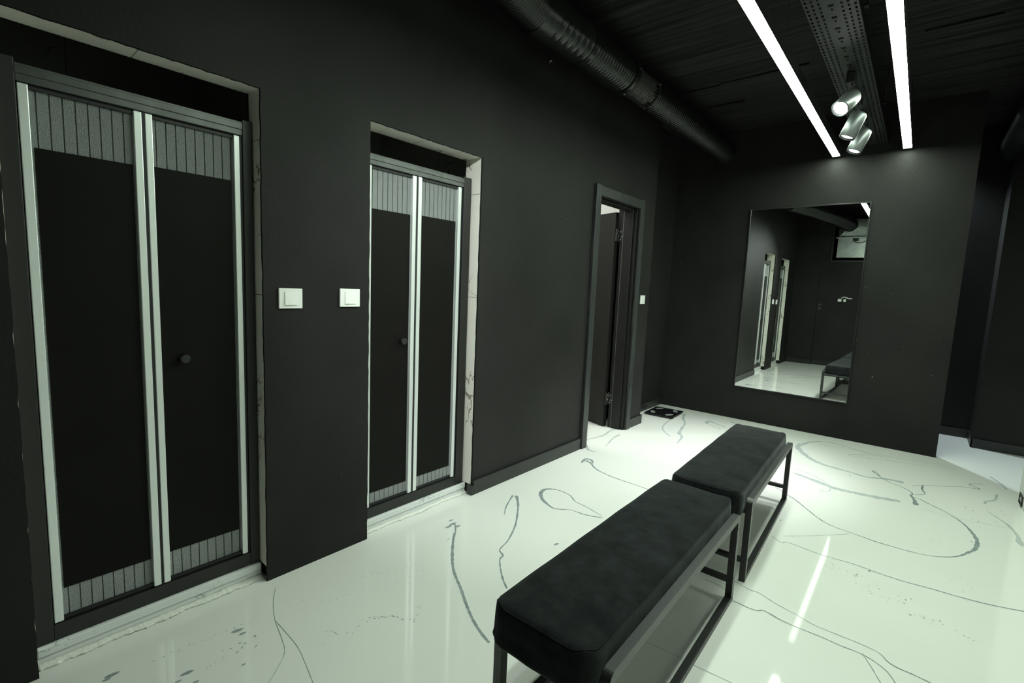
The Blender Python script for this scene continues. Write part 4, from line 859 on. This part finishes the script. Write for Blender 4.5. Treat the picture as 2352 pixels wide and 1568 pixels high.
tube(bm, crom([(0.455, YB+0.006, 0.70), (0.435+0.015, YB+0.006, 0.60), (0.50, YB+0.006, 0.50), (0.57, YB+0.006, 0.44), (0.64, YB+0.006, 0.50), (0.70, YB+0.006, 0.51)], 8), 0.004)
tag(obj('loose_cable', bm, 'railb', at=None), 'thin dark cable looping low on the back wall, reflected in the mirror', 'cable')

# ------------------------------------------------------------------ bathroom scale
sc = thing('bathroom_scale', 'black glass bathroom scale on the floor of the niche', 'scale', (0.020, 4.985, 0), math.radians(3))
obj('platform', box(-0.152, 0.152, -0.178, 0.178, 0.016, 0.026, bev=0.004), 'bglass', sc)
obj('body', box(-0.135, 0.135, -0.16, 0.16, 0.007, 0.0165, bev=0.003), 'railb', sc)
for sx in (-1, 1):
    for sy in (-1, 1):
        bm = nb(); cyl(bm, (sx*0.11, sy*0.135, 0.0008), (sx*0.11, sy*0.135, 0.008), 0.014, seg=16); obj('foot', bm, 'gasket', sc)
        bm = nb(); vs = []
        for k in range(28):
            a = 2*PI*k/28; lx, ly = 0.052*math.cos(a), 0.024*math.sin(a); an = math.radians(90 + 28*sx*sy)
            vs.append((sx*0.088 + lx*math.cos(an)-ly*math.sin(an), sy*0.098 + lx*math.sin(an)+ly*math.cos(an)))
        A = [bm.verts.new((x, y, 0.0262)) for x, y in vs]; B = [bm.verts.new((x, y, 0.0268)) for x, y in vs]
        bm.faces.new(A[::-1]); bm.faces.new(B)
        for k in range(28): bm.faces.new((A[k], A[(k+1)%28], B[(k+1)%28], B[k]))
        obj('electrode', bm, 'electrode', sc)
obj('display', box(-0.03, 0.03, 0.12, 0.15, 0.0262, 0.0266), 'sockglass', sc)

# ------------------------------------------------------------------ low socket on the white wall end, bolt on the left wall
ws = thing('wall_socket', 'black framed socket low on the white wall end', 'socket', (2.652, 4.525, 0.02))
bm = nb()
bx(bm, 2.644, 2.6518, 4.470, 4.580, 0.012, 0.022, bev=0.001); bx(bm, 2.644, 2.6518, 4.470, 4.580, 0.068, 0.078, bev=0.001)
bx(bm, 2.644, 2.6518, 4.470, 4.482, 0.022, 0.068, bev=0.001); bx(bm, 2.644, 2.6518, 4.568, 4.580, 0.022, 0.068, bev=0.001)
wobj('frame', bm, 'railb', ws)
wobj('insert', box(2.648, 2.6518, 4.482, 4.568, 0.022, 0.068), 'sockglass', ws)
for yy in (4.505, 4.545):
    bm = nb(); cyl(bm, (2.6478, yy, 0.045), (2.646, yy, 0.045), 0.012, seg=20); wobj('outlet', bm, 'electrode', ws)
bo = thing('wall_anchor', 'small metal anchor bolt on the left wall below the duct', 'bolt', (0, 2.665, 2.755))
bm = nb(); cyl(bm, (0.0003, 0, 0), (0.006, 0, 0), 0.013, seg=16); obj('washer', bm, 'railb', bo)
bm = nb(); cyl(bm, (0.006, 0.002, 0.003), (0.016, 0.002, 0.003), 0.005, seg=6); cyl(bm, (0.006, -0.004, -0.005), (0.010, -0.004, -0.005), 0.003, seg=6); obj('bolt_head', bm, 'steel', bo)
